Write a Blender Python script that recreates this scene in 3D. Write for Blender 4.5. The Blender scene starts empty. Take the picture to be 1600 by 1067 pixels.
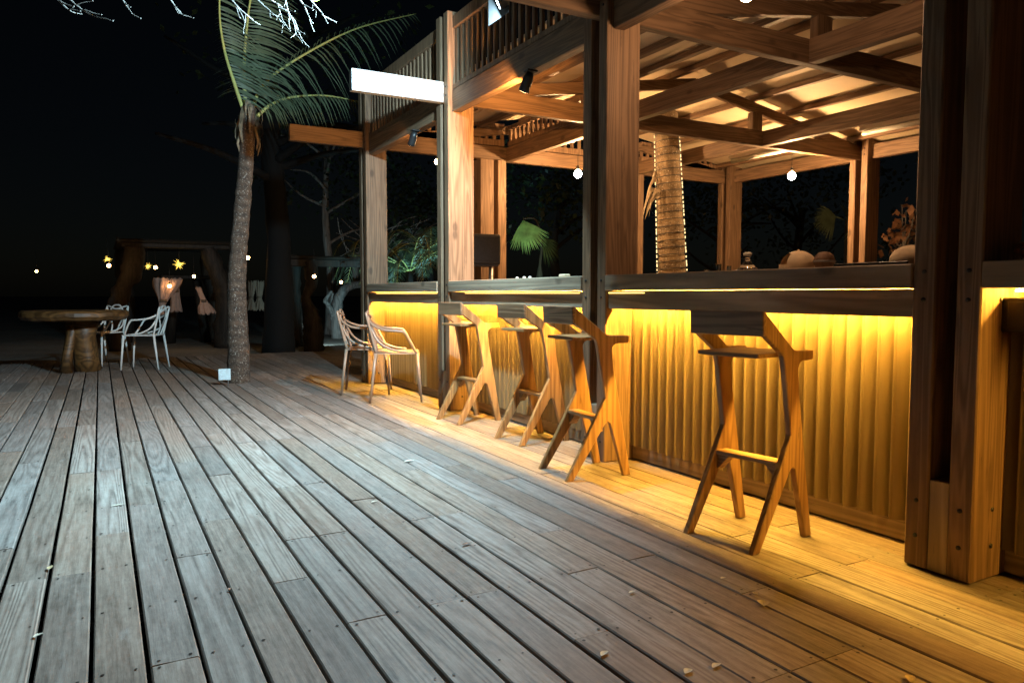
import bpy, bmesh, math, random
from mathutils import Vector, Matrix, noise as mnoise
R = math.radians
random.seed(7)
sc = bpy.context.scene
col = sc.collection

# ------------------------------------------------------------------ camera
FPX, YAW, PIT, EYE = 1148.0, R(29.25), math.atan(74 / 1148.0), 1.0
cam_d = bpy.data.cameras.new('camera'); cam = bpy.data.objects.new('camera', cam_d); col.objects.link(cam)
cam_d.sensor_width = 36; cam_d.lens = FPX / 1600 * 36; cam_d.clip_start = 0.02; cam_d.clip_end = 2000
cam.location = (0, 0, EYE)
cam.rotation_euler = (R(90) - PIT, 0, -YAW)
sc.camera = cam
_F0 = Vector((math.sin(YAW), math.cos(YAW), 0)); _R = Vector((math.cos(YAW), -math.sin(YAW), 0))
_F = _F0 * math.cos(PIT) + Vector((0, 0, -math.sin(PIT))); _U = _F0 * math.sin(PIT) + Vector((0, 0, math.cos(PIT)))

def P(x, y, Y):
    """measured photo point at a known depth Y of the place -> point in metres"""
    d = _F + _R * ((x - 800) / FPX) + _U * ((533.5 - y) / FPX)
    return Vector((0, 0, EYE)) + d * (Y / d.y)

def PX(x, y, X):
    d = _F + _R * ((x - 800) / FPX) + _U * ((533.5 - y) / FPX); return Vector((0, 0, EYE)) + d * (X / d.x)

# ------------------------------------------------------------------ mesh builder
class MB:
    def __init__(s): s.v = []; s.f = []; s.m = []; s.sm = []
    def add(s, vs, fs, mi=0, smooth=False):
        o = len(s.v); s.v += [Vector(v) for v in vs]
        for f in fs: s.f.append([i + o for i in f]); s.m.append(mi); s.sm.append(smooth)
        return s
    def bm(s, b, mi=0, smooth=False):
        b.verts.index_update()
        s.add([v.co.copy() for v in b.verts], [[v.index for v in f.verts] for f in b.faces], mi, smooth); b.free(); return s
    def box(s, x0, x1, y0, y1, z0, z1, bev=0.0, mi=0, rot=None, mat=None):
        b = bmesh.new(); bmesh.ops.create_cube(b, size=1)
        c = Vector(((x0 + x1) / 2, (y0 + y1) / 2, (z0 + z1) / 2))
        for v in b.verts: v.co = Vector((v.co.x * (x1 - x0), v.co.y * (y1 - y0), v.co.z * (z1 - z0)))
        if bev: bmesh.ops.bevel(b, geom=b.edges[:], offset=bev, segments=1, affect='EDGES', clamp_overlap=True)
        M = rot.to_4x4() if rot is not None else Matrix()
        for v in b.verts: v.co = (M @ v.co) + c
        if mat is not None:
            for v in b.verts: v.co = mat @ v.co
        return s.bm(b, mi)
    def beam(s, a, b_, w, h, bev=0.004, mi=0, up=Vector((0, 0, 1))):
        a = Vector(a); b_ = Vector(b_); d = (b_ - a); L = d.length; d.normalize()
        sd = d.cross(up).normalized(); u = sd.cross(d)
        M = Matrix((d, sd, u)).transposed().to_4x4(); M.translation = (a + b_) / 2
        return s.box(-L / 2, L / 2, -w / 2, w / 2, -h / 2, h / 2, bev, mi, None, M)
    def tube(s, pts, rad, seg=8, mi=0, jit=0.0, flat=None, caps=True, smooth=True):
        pts = [Vector(p) for p in pts]; n = len(pts)
        if not hasattr(rad, '__len__'): rad = [rad] * n
        rings = []; prev = None
        for i, p in enumerate(pts):
            t = (pts[min(i + 1, n - 1)] - pts[max(i - 1, 0)])
            if t.length < 1e-9: t = Vector((0, 0, 1))
            t.normalize()
            if prev is None:
                a = Vector((1, 0, 0)) if abs(t.x) < .8 else Vector((0, 1, 0)); u = t.cross(a).normalized()
            else:
                u = prev - t * prev.dot(t)
                u = u.normalized() if u.length > 1e-6 else t.cross(Vector((0, 1, 0))).normalized()
            prev = u; w = t.cross(u); rr = rad[i]; ring = []
            for k in range(seg):
                an = 2 * math.pi * k / seg
                q = rr * (1 + (jit * mnoise.noise(Vector((math.cos(an) * 1.7, math.sin(an) * 1.7, i * .45)) + p * 3) if jit else 0))
                ring.append(p + (u * math.cos(an) + w * math.sin(an)) * q)
            rings.append(ring)
        vs = [v for r in rings for v in r]; fs = []
        for i in range(n - 1):
            for k in range(seg):
                k2 = (k + 1) % seg; fs.append([i * seg + k, i * seg + k2, (i + 1) * seg + k2, (i + 1) * seg + k])
        if caps: fs += [list(range(seg))[::-1], [(n - 1) * seg + k for k in range(seg)]]
        return s.add(vs, fs, mi, smooth)
    def lathe(s, prof, c=(0, 0, 0), seg=20, mi=0, fold=0.0, nf=7, smooth=True):
        c = Vector(c); vs = []; fs = []
        for (r, z) in prof:
            for k in range(seg):
                a = 2 * math.pi * k / seg; q = r * (1 + fold * math.sin(nf * a))
                vs.append(c + Vector((q * math.cos(a), q * math.sin(a), z)))
        n = len(prof)
        for i in range(n - 1):
            for k in range(seg):
                k2 = (k + 1) % seg; fs.append([i * seg + k, i * seg + k2, (i + 1) * seg + k2, (i + 1) * seg + k])
        fs += [list(range(seg))[::-1], [(n - 1) * seg + k for k in range(seg)]]
        return s.add(vs, fs, mi, smooth)
    def prism(s, poly, y0, y1, bev=0.0, mi=0):
        b = bmesh.new(); vs = [b.verts.new((x, y0, z)) for x, z in poly]; f = b.faces.new(vs)
        r = bmesh.ops.extrude_face_region(b, geom=[f])
        for g in r['geom']:
            if isinstance(g, bmesh.types.BMVert): g.co.y = y1
        bmesh.ops.recalc_face_normals(b, faces=b.faces[:])
        if bev:
            ed = [e for e in b.edges if abs(e.verts[0].co.y - e.verts[1].co.y) < 1e-6]
            bmesh.ops.bevel(b, geom=ed, offset=bev, segments=1, affect='EDGES', clamp_overlap=True)
        return s.bm(b, mi)
    def sphere(s, c, r, mi=0, sub=2, sc_=(1, 1, 1)):
        b = bmesh.new(); bmesh.ops.create_icosphere(b, subdivisions=sub, radius=r)
        for v in b.verts: v.co = Vector((v.co.x * sc_[0], v.co.y * sc_[1], v.co.z * sc_[2])) + Vector(c)
        return s.bm(b, mi, True)
    def build(s, name, mats, parent=None, world=False):
        me = bpy.data.meshes.new(name); off = parent_loc(parent) if (world and parent) else Vector()
        me.from_pydata([v - off for v in s.v], [], s.f)
        for m in (mats if isinstance(mats, (list, tuple)) else [mats]): me.materials.append(m)
        me.polygons.foreach_set('material_index', s.m); me.polygons.foreach_set('use_smooth', s.sm)
        me.update()
        o = bpy.data.objects.new(name, me); col.objects.link(o)
        if parent: o.parent = parent
        return o

def parent_loc(p):
    v = Vector()
    while p: v += p.location; p = p.parent
    return v
def tag(o, label=None, cat=None, group=None, kind=None):
    if label: o['label'] = label
    if cat: o['category'] = cat
    if group: o['group'] = group
    if kind: o['kind'] = kind
    return o
def thing(name, label, cat, loc=(0, 0, 0), rz=0, group=None):
    o = bpy.data.objects.new(name, None); col.objects.link(o); o.empty_display_size = .1
    o.location = loc; o.rotation_euler.z = rz
    return tag(o, label, cat, group)
def dup(root, loc, rz, label):
    r = root.copy(); col.objects.link(r); r.location = loc; r.rotation_euler = (0, 0, rz); r['label'] = label
    for ch in list(root.children):
        c = ch.copy(); col.objects.link(c); c.parent = r
        for g in list(ch.children):
            d = g.copy(); col.objects.link(d); d.parent = c
    return r
def single(mb, name, mats, loc, label, cat, group=None):
    """one-mesh thing, mesh given in world metres, origin moved to loc"""
    e = Vector(loc)
    for v in mb.v: v -= e
    o = mb.build(name, mats); o.location = e
    return tag(o, label, cat, group)

# ------------------------------------------------------------------ materials
def newmat(name):
    m = bpy.data.materials.new(name); m.use_nodes = True
    nt = m.node_tree; b = nt.nodes['Principled BSDF']; return m, nt, b
def N(nt, t, **kw):
    n = nt.nodes.new(t)
    for k, v in kw.items(): setattr(n, k, v)
    return n
def math_n(nt, op, a, b=None):
    n = N(nt, 'ShaderNodeMath', operation=op)
    for i, q in enumerate((a, b)):
        if q is None: continue
        if hasattr(q, 'is_output'): nt.links.new(q, n.inputs[i])
        else: n.inputs[i].default_value = q
    return n.outputs[0]
def mapping(nt, scale, coord='Object'):
    tc = N(nt, 'ShaderNodeTexCoord'); mp = N(nt, 'ShaderNodeMapping'); mp.inputs['Scale'].default_value = scale
    nt.links.new(tc.outputs[coord], mp.inputs['Vector']); return mp.outputs['Vector']
def noise_n(nt, vec, scale, detail=4, rough=.6, dist=0):
    n = N(nt, 'ShaderNodeTexNoise'); n.inputs['Scale'].default_value = scale; n.inputs['Detail'].default_value = detail
    n.inputs['Roughness'].default_value = rough; n.inputs['Distortion'].default_value = dist
    nt.links.new(vec, n.inputs['Vector']); return n.outputs['Fac']
def ramp(nt, fac, stops):
    r = N(nt, 'ShaderNodeValToRGB'); e = r.color_ramp.elements
    while len(e) < len(stops): e.new(.5)
    for q, (p, c) in zip(e, stops): q.position = p; q.color = (*c, 1)
    nt.links.new(fac, r.inputs['Fac']); return r.outputs['Color']
def mixc(nt, fac, a, b, mode='MIX'):
    n = N(nt, 'ShaderNodeMix', data_type='RGBA', blend_type=mode)
    for i, q in ((0, fac), (6, a), (7, b)):
        if hasattr(q, 'is_output'): nt.links.new(q, n.inputs[i])
        else: n.inputs[i].default_value = q if i == 0 else (*q, 1)
    return n.outputs[2]
def ramp_f(nt, f, a, b):
    m = N(nt, 'ShaderNodeMapRange'); nt.links.new(f, m.inputs[0]); m.inputs[1].default_value = a; m.inputs[2].default_value = b; return m.outputs[0]
def bump(nt, b, h, strength=.3, dist=.01):
    n = N(nt, 'ShaderNodeBump'); n.inputs['Strength'].default_value = strength; n.inputs['Distance'].default_value = dist
    nt.links.new(h, n.inputs['Height']); nt.links.new(n.outputs['Normal'], b.inputs['Normal'])

def wood(name, c_dark, c_light, axis, rough=.55, grain=1.0, bstr=.25, knots=True):
    m, nt, b = newmat(name)
    s = [18, 18, 18]; s['xyz'.index(axis)] = .9
    v = mapping(nt, s)
    oi = N(nt, 'ShaderNodeObjectInfo'); add = N(nt, 'ShaderNodeVectorMath', operation='ADD')
    cmb = N(nt, 'ShaderNodeCombineXYZ')
    sh = math_n(nt, 'MULTIPLY', oi.outputs['Random'], 40)
    for i in range(3): nt.links.new(sh, cmb.inputs[i])
    nt.links.new(v, add.inputs[0]); nt.links.new(cmb.outputs[0], add.inputs[1]); v = add.outputs[0]
    n1 = noise_n(nt, v, .35 * grain, 2, .5, .6)
    rings = math_n(nt, 'ADD', math_n(nt, 'MULTIPLY', math_n(nt, 'SINE', math_n(nt, 'MULTIPLY', n1, 55)), .5), .5)
    fine = noise_n(nt, v, 3.5, 6, .7)
    f = math_n(nt, 'ADD', math_n(nt, 'MULTIPLY', rings, .38), math_n(nt, 'MULTIPLY', fine, .62))
    c = ramp(nt, f, [(.25, c_dark), (.72, c_light)])
    big = noise_n(nt, mapping(nt, (1.3, 1.3, 1.3)), 1.6, 4, .6)
    c = mixc(nt, math_n(nt, 'MULTIPLY', big, .55), c, tuple(q * .55 for q in c_dark))
    if knots:
        mp2 = [7, 7, 7]; mp2['xyz'.index(axis)] = .55
        av = N(nt, 'ShaderNodeVectorMath', operation='ADD'); nt.links.new(mapping(nt, mp2), av.inputs[0]); nt.links.new(cmb.outputs[0], av.inputs[1])
        ck = noise_n(nt, av.outputs[0], 4.2, 5, .72, .4); sx = N(nt, 'ShaderNodeSeparateColor'); nt.links.new(ramp(nt, ck, [(.60, (0, 0, 0)), (.68, (1, 1, 1))]), sx.inputs[0])
        c = mixc(nt, math_n(nt, 'MULTIPLY', sx.outputs[0], .6), c, tuple(q * .3 for q in c_dark))
        mp3 = [5, 5, 5]; mp3['xyz'.index(axis)] = 2.6
        vo = N(nt, 'ShaderNodeTexVoronoi'); vo.inputs['Scale'].default_value = 1.0; nt.links.new(mapping(nt, mp3), vo.inputs['Vector'])
        sk = N(nt, 'ShaderNodeSeparateColor'); nt.links.new(ramp(nt, vo.outputs['Distance'], [(.07, (1, 1, 1)), (.15, (0, 0, 0))]), sk.inputs[0])
        c = mixc(nt, math_n(nt, 'MULTIPLY', sk.outputs[0], .65), c, tuple(q * .28 for q in c_dark))
    rnd = math_n(nt, 'ADD', math_n(nt, 'MULTIPLY', oi.outputs['Random'], .3), .85)
    hs = N(nt, 'ShaderNodeHueSaturation'); nt.links.new(c, hs.inputs['Color']); nt.links.new(rnd, hs.inputs['Value'])
    nt.links.new(hs.outputs[0], b.inputs['Base Color'])
    b.inputs['Roughness'].default_value = rough
    rr = math_n(nt, 'ADD', math_n(nt, 'MULTIPLY', fine, .35), rough - .18); nt.links.new(rr, b.inputs['Roughness'])
    bump(nt, b, f, bstr, .004)
    return m
def flatmat(name, c, rough=.5, metal=0, var=.25, scale=9, bstr=.15, spec=.5):
    m, nt, b = newmat(name)
    v = mapping(nt, (1, 1, 1)); n = noise_n(nt, v, scale, 6, .65)
    cc = ramp(nt, n, [(.3, tuple(q * (1 - var) for q in c)), (.7, tuple(min(1, q * (1 + var)) for q in c))])
    nt.links.new(cc, b.inputs['Base Color']); b.inputs['Metallic'].default_value = metal
    nt.links.new(math_n(nt, 'ADD', math_n(nt, 'MULTIPLY', n, .25), rough - .12), b.inputs['Roughness'])
    b.inputs['Specular IOR Level'].default_value = spec
    bump(nt, b, n, bstr, .004); return m
def emit(name, c, s):
    m = bpy.data.materials.new(name); m.use_nodes = True; nt = m.node_tree
    nt.nodes.remove(nt.nodes['Principled BSDF']); e = N(nt, 'ShaderNodeEmission')
    e.inputs['Color'].default_value = (*c, 1); e.inputs['Strength'].default_value = s
    nt.links.new(e.outputs[0], nt.nodes['Material Output'].inputs['Surface']); return m
def leafmat(name, c, trans=.35, rough=.45, var=.5):
    m, nt, b = newmat(name)
    n = noise_n(nt, mapping(nt, (1, 1, 1)), 6, 4, .6)
    cc = ramp(nt, n, [(.3, tuple(q * (1 - var) for q in c)), (.7, tuple(q * (1 + var) for q in c))])
    nt.links.new(cc, b.inputs['Base Color']); b.inputs['Roughness'].default_value = rough
    t = N(nt, 'ShaderNodeBsdfTranslucent'); nt.links.new(cc, t.inputs['Color'])
    mx = N(nt, 'ShaderNodeMixShader'); mx.inputs[0].default_value = trans
    nt.links.new(b.outputs[0], mx.inputs[1]); nt.links.new(t.outputs[0], mx.inputs[2])
    nt.links.new(mx.outputs[0], nt.nodes['Material Output'].inputs['Surface']); return m

def deck_mat():
    m, nt, b = newmat('weathered_decking')
    at = N(nt, 'ShaderNodeAttribute', attribute_name='tint', attribute_type='GEOMETRY')
    sp = N(nt, 'ShaderNodeSeparateColor'); nt.links.new(at.outputs['Color'], sp.inputs['Color'])
    tc = N(nt, 'ShaderNodeTexCoord'); mp = N(nt, 'ShaderNodeMapping'); mp.inputs['Scale'].default_value = (1, .055, 1)
    nt.links.new(tc.outputs['Object'], mp.inputs['Vector'])
    cmb = N(nt, 'ShaderNodeCombineXYZ'); off = math_n(nt, 'MULTIPLY', sp.outputs['Green'], 37)
    for i in range(3): nt.links.new(off, cmb.inputs[i])
    add = N(nt, 'ShaderNodeVectorMath', operation='ADD'); nt.links.new(mp.outputs[0], add.inputs[0]); nt.links.new(cmb.outputs[0], add.inputs[1])
    v = add.outputs[0]
    n1 = noise_n(nt, v, 6.5, 1.5, .45, .25)
    freq = math_n(nt, 'ADD', math_n(nt, 'MULTIPLY', sp.outputs['Blue'], 60), 45)
    rings = math_n(nt, 'ADD', math_n(nt, 'MULTIPLY', math_n(nt, 'SINE', math_n(nt, 'MULTIPLY', n1, freq)), .5), .5)
    rings = math_n(nt, 'POWER', rings, .6)
    fine = noise_n(nt, v, 90, 5, .7)
    blot = noise_n(nt, mapping(nt, (1, .6, 1)), 1.7, 5, .62)
    speck = noise_n(nt, mapping(nt, (1, .5, 1)), 38, 4, .75)
    amp = math_n(nt, 'ADD', math_n(nt, 'MULTIPLY', sp.outputs['Blue'], .17), .03)
    f = math_n(nt, 'ADD', math_n(nt, 'MULTIPLY', rings, amp), math_n(nt, 'MULTIPLY', fine, .50))
    f = math_n(nt, 'ADD', f, math_n(nt, 'MULTIPLY', speck, .26))
    c = ramp(nt, f, [(.28, (.075, .058, .047)), (.46, (.19, .156, .132)), (.72, (.35, .308, .27))])
    c = mixc(nt, math_n(nt, 'MULTIPLY', ramp_f(nt, blot, .42, .66), .45), c, (.17, .115, .09))
    hs = N(nt, 'ShaderNodeHueSaturation'); nt.links.new(c, hs.inputs['Color'])
    nt.links.new(math_n(nt, 'ADD', math_n(nt, 'MULTIPLY', sp.outputs['Red'], .38), 1.06), hs.inputs['Value'])
    nt.links.new(math_n(nt, 'ADD', math_n(nt, 'MULTIPLY', sp.outputs['Green'], .6), .7), hs.inputs['Saturation'])
    # pale scuffs and dried stains
    sc_ = noise_n(nt, mapping(nt, (3.2, .8, 1)), 2.2, 6, .72, 1.2)
    sm = ramp(nt, sc_, [(.60, (0, 0, 0)), (.72, (1, 1, 1))])
    sv = N(nt, 'ShaderNodeSeparateColor'); nt.links.new(sm, sv.inputs['Color'])
    c2 = mixc(nt, math_n(nt, 'MULTIPLY', sv.outputs[0], .38), hs.outputs[0], (.46, .44, .42))
    nt.links.new(c2, b.inputs['Base Color'])
    nt.links.new(math_n(nt, 'ADD', math_n(nt, 'MULTIPLY', blot, .35), .38), b.inputs['Roughness'])
    b.inputs['Specular IOR Level'].default_value = .35
    bump(nt, b, f, .45, .004)
    return m

M = {}
M['deck'] = deck_mat()
M['floodlit'] = wood('floodlit_timber', (.26, .29, .31), (.62, .66, .68), 'x', .65, 1.6, .2)  # floodlight overexposure put into the colour of one beam end
M['screw'] = flatmat('rusty_screw', (.03, .022, .018), .5, .4)
pd, pl = (.15, .088, .047), (.33, .205, .118)
for ax in 'xyz': M['beam_' + ax] = wood('structural_timber_' + ax, pd, pl, ax, .6, 1.9)
for ax in 'xyz': M['dark_' + ax] = wood('bar_front_timber_' + ax, (.25, .19, .13), (.50, .39, .27), ax, .6)
for ax in 'xyz': M['teak_' + ax] = wood('teak_' + ax, (.25, .13, .048), (.54, .315, .135), ax, .42, 1.3)
M['batten'] = wood('bar_wall_batten', (.175, .124, .056), (.265, .195, .098), 'z', .5, .5, .05, False)
M['backboard'] = wood('stool_back_wood', (.17, .095, .05), (.42, .25, .14), 'y', .42, 1.4)
M['panel'] = flatmat('cream_ceiling_panel', (.72, .58, .39), .7, 0, .08, 3, .05)
M['white_plastic'] = flatmat('white_plastic', (.78, .75, .70), .38, 0, .05, 30, .02)
M['taupe_plastic'] = flatmat('taupe_plastic', (.30, .205, .145), .34, 0, .06, 30, .02)
M['bark'] = None
M['black'] = flatmat('black_powder_coat', (.02, .02, .021), .4, .2, .2)
M['matte'] = flatmat('matte_black_grille', (.016, .016, .017), .9, 0, .4, 60, .6, .2)
M['steel'] = flatmat('grey_steel', (.35, .35, .36), .35, .9, .1)
M['cream'] = flatmat('cream_cloth', (.75, .58, .38), .8, 0, .12, 25, .2)
M['white'] = flatmat('white_enamel', (.75, .72, .66), .35, 0, .05)
M['curtain'] = flatmat('pale_curtain_cloth', (.46, .31, .25), .85, 0, .15, 14, .2)
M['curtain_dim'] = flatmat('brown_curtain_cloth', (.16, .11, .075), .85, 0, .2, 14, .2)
M['coco'] = flatmat('coconut_brown', (.20, .115, .07), .7, 0, .45, 40, .6)
M['slab'] = wood('rough_table_wood', (.05, .024, .007), (.19, .095, .03), 'x', .5, .6, .5)
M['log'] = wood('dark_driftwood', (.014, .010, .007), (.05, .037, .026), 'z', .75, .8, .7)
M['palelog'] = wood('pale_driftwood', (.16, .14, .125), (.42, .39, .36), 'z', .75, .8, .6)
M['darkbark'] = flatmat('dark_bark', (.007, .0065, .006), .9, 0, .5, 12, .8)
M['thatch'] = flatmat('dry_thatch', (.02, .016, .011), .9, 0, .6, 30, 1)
M['frond'] = leafmat('palm_frond_green', (.115, .15, .085), .35, .45, .3)
M['rachis'] = flatmat('frond_stalk', (.42, .40, .12), .5, 0, .2)
M['dryfrond'] = flatmat('dry_palm_sheath', (.20, .155, .10), .8, 0, .5, 20, .6)
M['leaf'] = leafmat('tree_leaf_green', (.03, .05, .02), .25)
M['limeleaf'] = leafmat('lime_leaf', (.30, .55, .06), .5)
M['fan'] = leafmat('fan_palm_leaf', (.13, .30, .12), .3)
M['redleaf'] = leafmat('copper_leaf', (.36, .19, .10), .3)
M['twig'] = flatmat('pale_twig_bark', (.16, .15, .135), .7, 0, .35, 30, .4)
M['dryleaf'] = flatmat('dry_leaf', (.52, .40, .22), .7, 0, .35, 40, .3)
M['paleleaf'] = flatmat('pale_leaf_scrap', (.66, .60, .48), .7, 0, .25, 40, .3)
M['brownleaf'] = flatmat('brown_leaf', (.22, .10, .045), .6, 0, .4, 40, .3)
M['plaque'] = flatmat('pale_blue_plaque', (.55, .72, .78), .4, 0, .22, 25, .1)
M['shell'] = flatmat('orange_shell', (.62, .22, .08), .3, 0, .4, 25, .3)
M['led'] = emit('amber_led_strip', (1, .54, .075), 1200)
M['led_dim'] = emit('amber_led_strip_dim', (1, .50, .06), 640)
M['led_slot'] = emit('amber_led_slot', (1, .66, .16), 3.5)
M['led_post'] = emit('yellow_tube_glow', (1, .66, .16), 9)
M['bulb'] = emit('warm_bulb_glow', (1, .57, .25), 1800)
M['bulb_near'] = emit('near_bulb_glow', (1, .60, .33), 720)
M['bulb_far'] = emit('far_bulb_glow', (1, .55, .2), 45)
M['star'] = emit('star_lantern_glow', (1, .66, .10), 3)
M['bead'] = emit('string_light_glow', (1, .72, .33), 2.4)
M['flood_lens'] = emit('cool_floodlight_lens', (.62, .86, 1), 60)
M['spot_lens'] = emit('warm_spotlight_lens', (1, .62, .28), 14)

def glassmat():
    m, nt, b = newmat('clear_glass'); b.inputs['Transmission Weight'].default_value = 1; b.inputs['Roughness'].default_value = .05
    n = noise_n(nt, mapping(nt, (1, 1, 1)), 12, 2); nt.links.new(ramp(nt, n, [(0, (.9, .93, .95)), (1, (1, 1, 1))]), b.inputs['Base Color']); return m
M['glass'] = glassmat()

def barkmat(name, c, rings=30):
    m, nt, b = newmat(name)
    v = mapping(nt, (1, 1, 1)); n = noise_n(nt, v, 14, 6, .7)
    w = N(nt, 'ShaderNodeTexWave', wave_type='BANDS', bands_direction='Z'); w.inputs['Scale'].default_value = rings / 10
    w.inputs['Distortion'].default_value = 2.2; w.inputs['Detail'].default_value = 3; w.inputs['Detail Scale'].default_value = 2.5
    nt.links.new(v, w.inputs['Vector'])
    f = math_n(nt, 'ADD', math_n(nt, 'MULTIPLY', w.outputs['Fac'], .16), math_n(nt, 'MULTIPLY', n, .84))
    cc = ramp(nt, f, [(.28, tuple(q * .35 for q in c)), (.55, c), (.8, tuple(min(1, q * 1.8) for q in c))])
    sp = noise_n(nt, v, 55, 3, .8); s2 = N(nt, 'ShaderNodeSeparateColor'); nt.links.new(ramp(nt, sp, [(.58, (0, 0, 0)), (.66, (1, 1, 1))]), s2.inputs[0])
    nt.links.new(mixc(nt, math_n(nt, 'MULTIPLY', s2.outputs[0], .7), cc, (.5, .48, .43)), b.inputs['Base Color'])
    b.inputs['Roughness'].default_value = .85; bump(nt, b, f, .9, .02); return m
M['bark'] = barkmat('palm_bark', (.075, .05, .034))
M['barkin'] = barkmat('wrapped_palm_bark', (.20, .14, .075), 14)

def groundmat():
    m, nt, b = newmat('sandy_ground'); v = mapping(nt, (1, 1, 1))
    n = noise_n(nt, v, .35, 6, .6); n2 = noise_n(nt, v, 9, 6, .75)
    f = math_n(nt, 'ADD', math_n(nt, 'MULTIPLY', n, .5), math_n(nt, 'MULTIPLY', n2, .5))
    nt.links.new(ramp(nt, f, [(.35, (.14, .12, .095)), (.65, (.36, .33, .28))]), b.inputs['Base Color']); b.inputs['Roughness'].default_value = .95
    bump(nt, b, n2, .7, .05); return m
M['ground'] = groundmat()

# ------------------------------------------------------------------ world, moon
w = bpy.data.worlds.new('World'); sc.world = w; w.use_nodes = True
nt = w.node_tree; bg = nt.nodes['Background']; sky = N(nt, 'ShaderNodeTexSky', sky_type='NISHITA'); sky.sun_disc = False
sky.sun_elevation = R(24); sky.sun_rotation = R(215)
nt.links.new(sky.outputs[0], bg.inputs['Color']); bg.inputs['Strength'].default_value = 0.00045
moon_d = bpy.data.lights.new('moonlight', 'SUN'); moon_d.energy = .004; moon_d.angle = R(.5); moon_d.color = (.8, .9, 1)
moon = bpy.data.objects.new('moonlight', moon_d); col.objects.link(moon); moon.rotation_euler = (R(66), 0, R(-35))

def lamp(name, kind, loc, energy, color, parent=None, target=None, size=.05, angle=90, blend=.5):
    d = bpy.data.lights.new(name, kind); d.energy = energy; d.color = color
    if kind in ('SPOT', 'POINT'): d.shadow_soft_size = size
    if kind == 'SPOT': d.spot_size = R(angle); d.spot_blend = blend
    o = bpy.data.objects.new(name, d); col.objects.link(o)
    if parent: o.parent = parent; o.location = Vector(loc) - parent_loc(parent)
    else: o.location = loc
    if target is not None:
        o.rotation_euler = (Vector(target) - Vector(loc)).to_track_quat('-Z', 'Y').to_euler()
    return o

# ------------------------------------------------------------------ ground and deck
g = MB(); S = 420; nq = 42
vs = []; fs = []
for i in range(nq + 1):
    for j in range(nq + 1):
        x = -S + 2 * S * i / nq; y = -S + 2 * S * j / nq; vs.append((x, y, -.16))
for i in range(nq):
    for j in range(nq):
        a = i * (nq + 1) + j; fs.append([a, a + nq + 1, a + nq + 2, a + 1])
g.add(vs, fs); tag(g.build('ground', M['ground']), kind='structure')

def build_deck():
    d = MB(); tint = []
    pitch = .1352; x = -.188 - 38 * pitch; JO = .43
    rnd = random.Random(11)
    while x < 5.2:
        gap = rnd.choice((.008, .010, .012, .013, .016)) if x < 1.25 else rnd.choice((.003, .004, .005, .008))
        y = -1.2 - rnd.random() * 2; yend = 12.9
        w_ = pitch - gap
        while y < yend:
            L = rnd.choice((2, 3, 4, 4, 5, 6)) * JO
            y = round(y / JO) * JO; y1 = min(y + L, yend); L = y1 - y
            if L < .05: break
            dz = rnd.uniform(-.002, .002); tl = rnd.uniform(-.004, .004); c = .004; t = .028
            sk = rnd.uniform(-.0018, .0018); cup = rnd.uniform(-.0012, .0012)
            prof = [(-w_ / 2, -t), (-w_ / 2, -c), (-w_ / 2 + c, 0), (0, cup), (w_ / 2 - c, 0), (w_ / 2, -c), (w_ / 2, -t)]
            vs = []; n = len(prof); ny = 4
            for k in range(ny):
                yy = y + .0018 + (L - .0036) * k / (ny - 1); bx = sk * math.sin(k * 2.1) ; bz = rnd.uniform(-.0008, .0008)
                for px, pz in prof: vs.append((x + pitch / 2 + px + bx, yy, pz + dz + bz + tl * px * 2))
            fs = []
            for k in range(ny - 1):
                for q in range(n):
                    q2 = (q + 1) % n; fs.append([k * n + q, k * n + q2, (k + 1) * n + q2, (k + 1) * n + q][::-1])
            fs += [list(range(n)), [(ny - 1) * n + q for q in range(n)][::-1]]
            d.add(vs, fs); cc = (rnd.random(), rnd.random(), rnd.random()); tint += [cc] * len(vs)
            # screws over the joists
            if -.6 < x < 3 and y < 6.5:
                k = 0
                while y + k * JO <= y1 + .01:
                    yy = y + k * JO + (.022 if k == 0 else (-.022 if y + k * JO > y1 - .05 else 0))
                    for sx in (.022, w_ - .022):
                        if rnd.random() < .82:
                            r = rnd.uniform(.0036, .0058); cx_ = x + gap / 2 + sx + rnd.uniform(-.004, .004); cy_ = yy + rnd.uniform(-.006, .006)
                            d.add([(cx_ + r * math.cos(a * math.pi / 3), cy_ + r * math.sin(a * math.pi / 3), dz + .0022) for a in range(6)], [list(range(6))], 1)
                            tint += [cc] * 6
                    k += 1
            y = y1
        x += pitch
    o = d.build('deck', [M['deck'], M['screw']])
    at = o.data.color_attributes.new('tint', 'FLOAT_COLOR', 'POINT')
    at.data.foreach_set('color', [q for c in tint for q in (*c, 1)])
    tag(o, kind='structure')
    j = MB(); y = -1.29
    while y < 12.9:
        j.box(-5.3, 5.2, y - .03, y + .03, -.13, -.034); y += .43
    tag(j.build('deck_joists', M['darkbark']), kind='structure')
build_deck()

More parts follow.
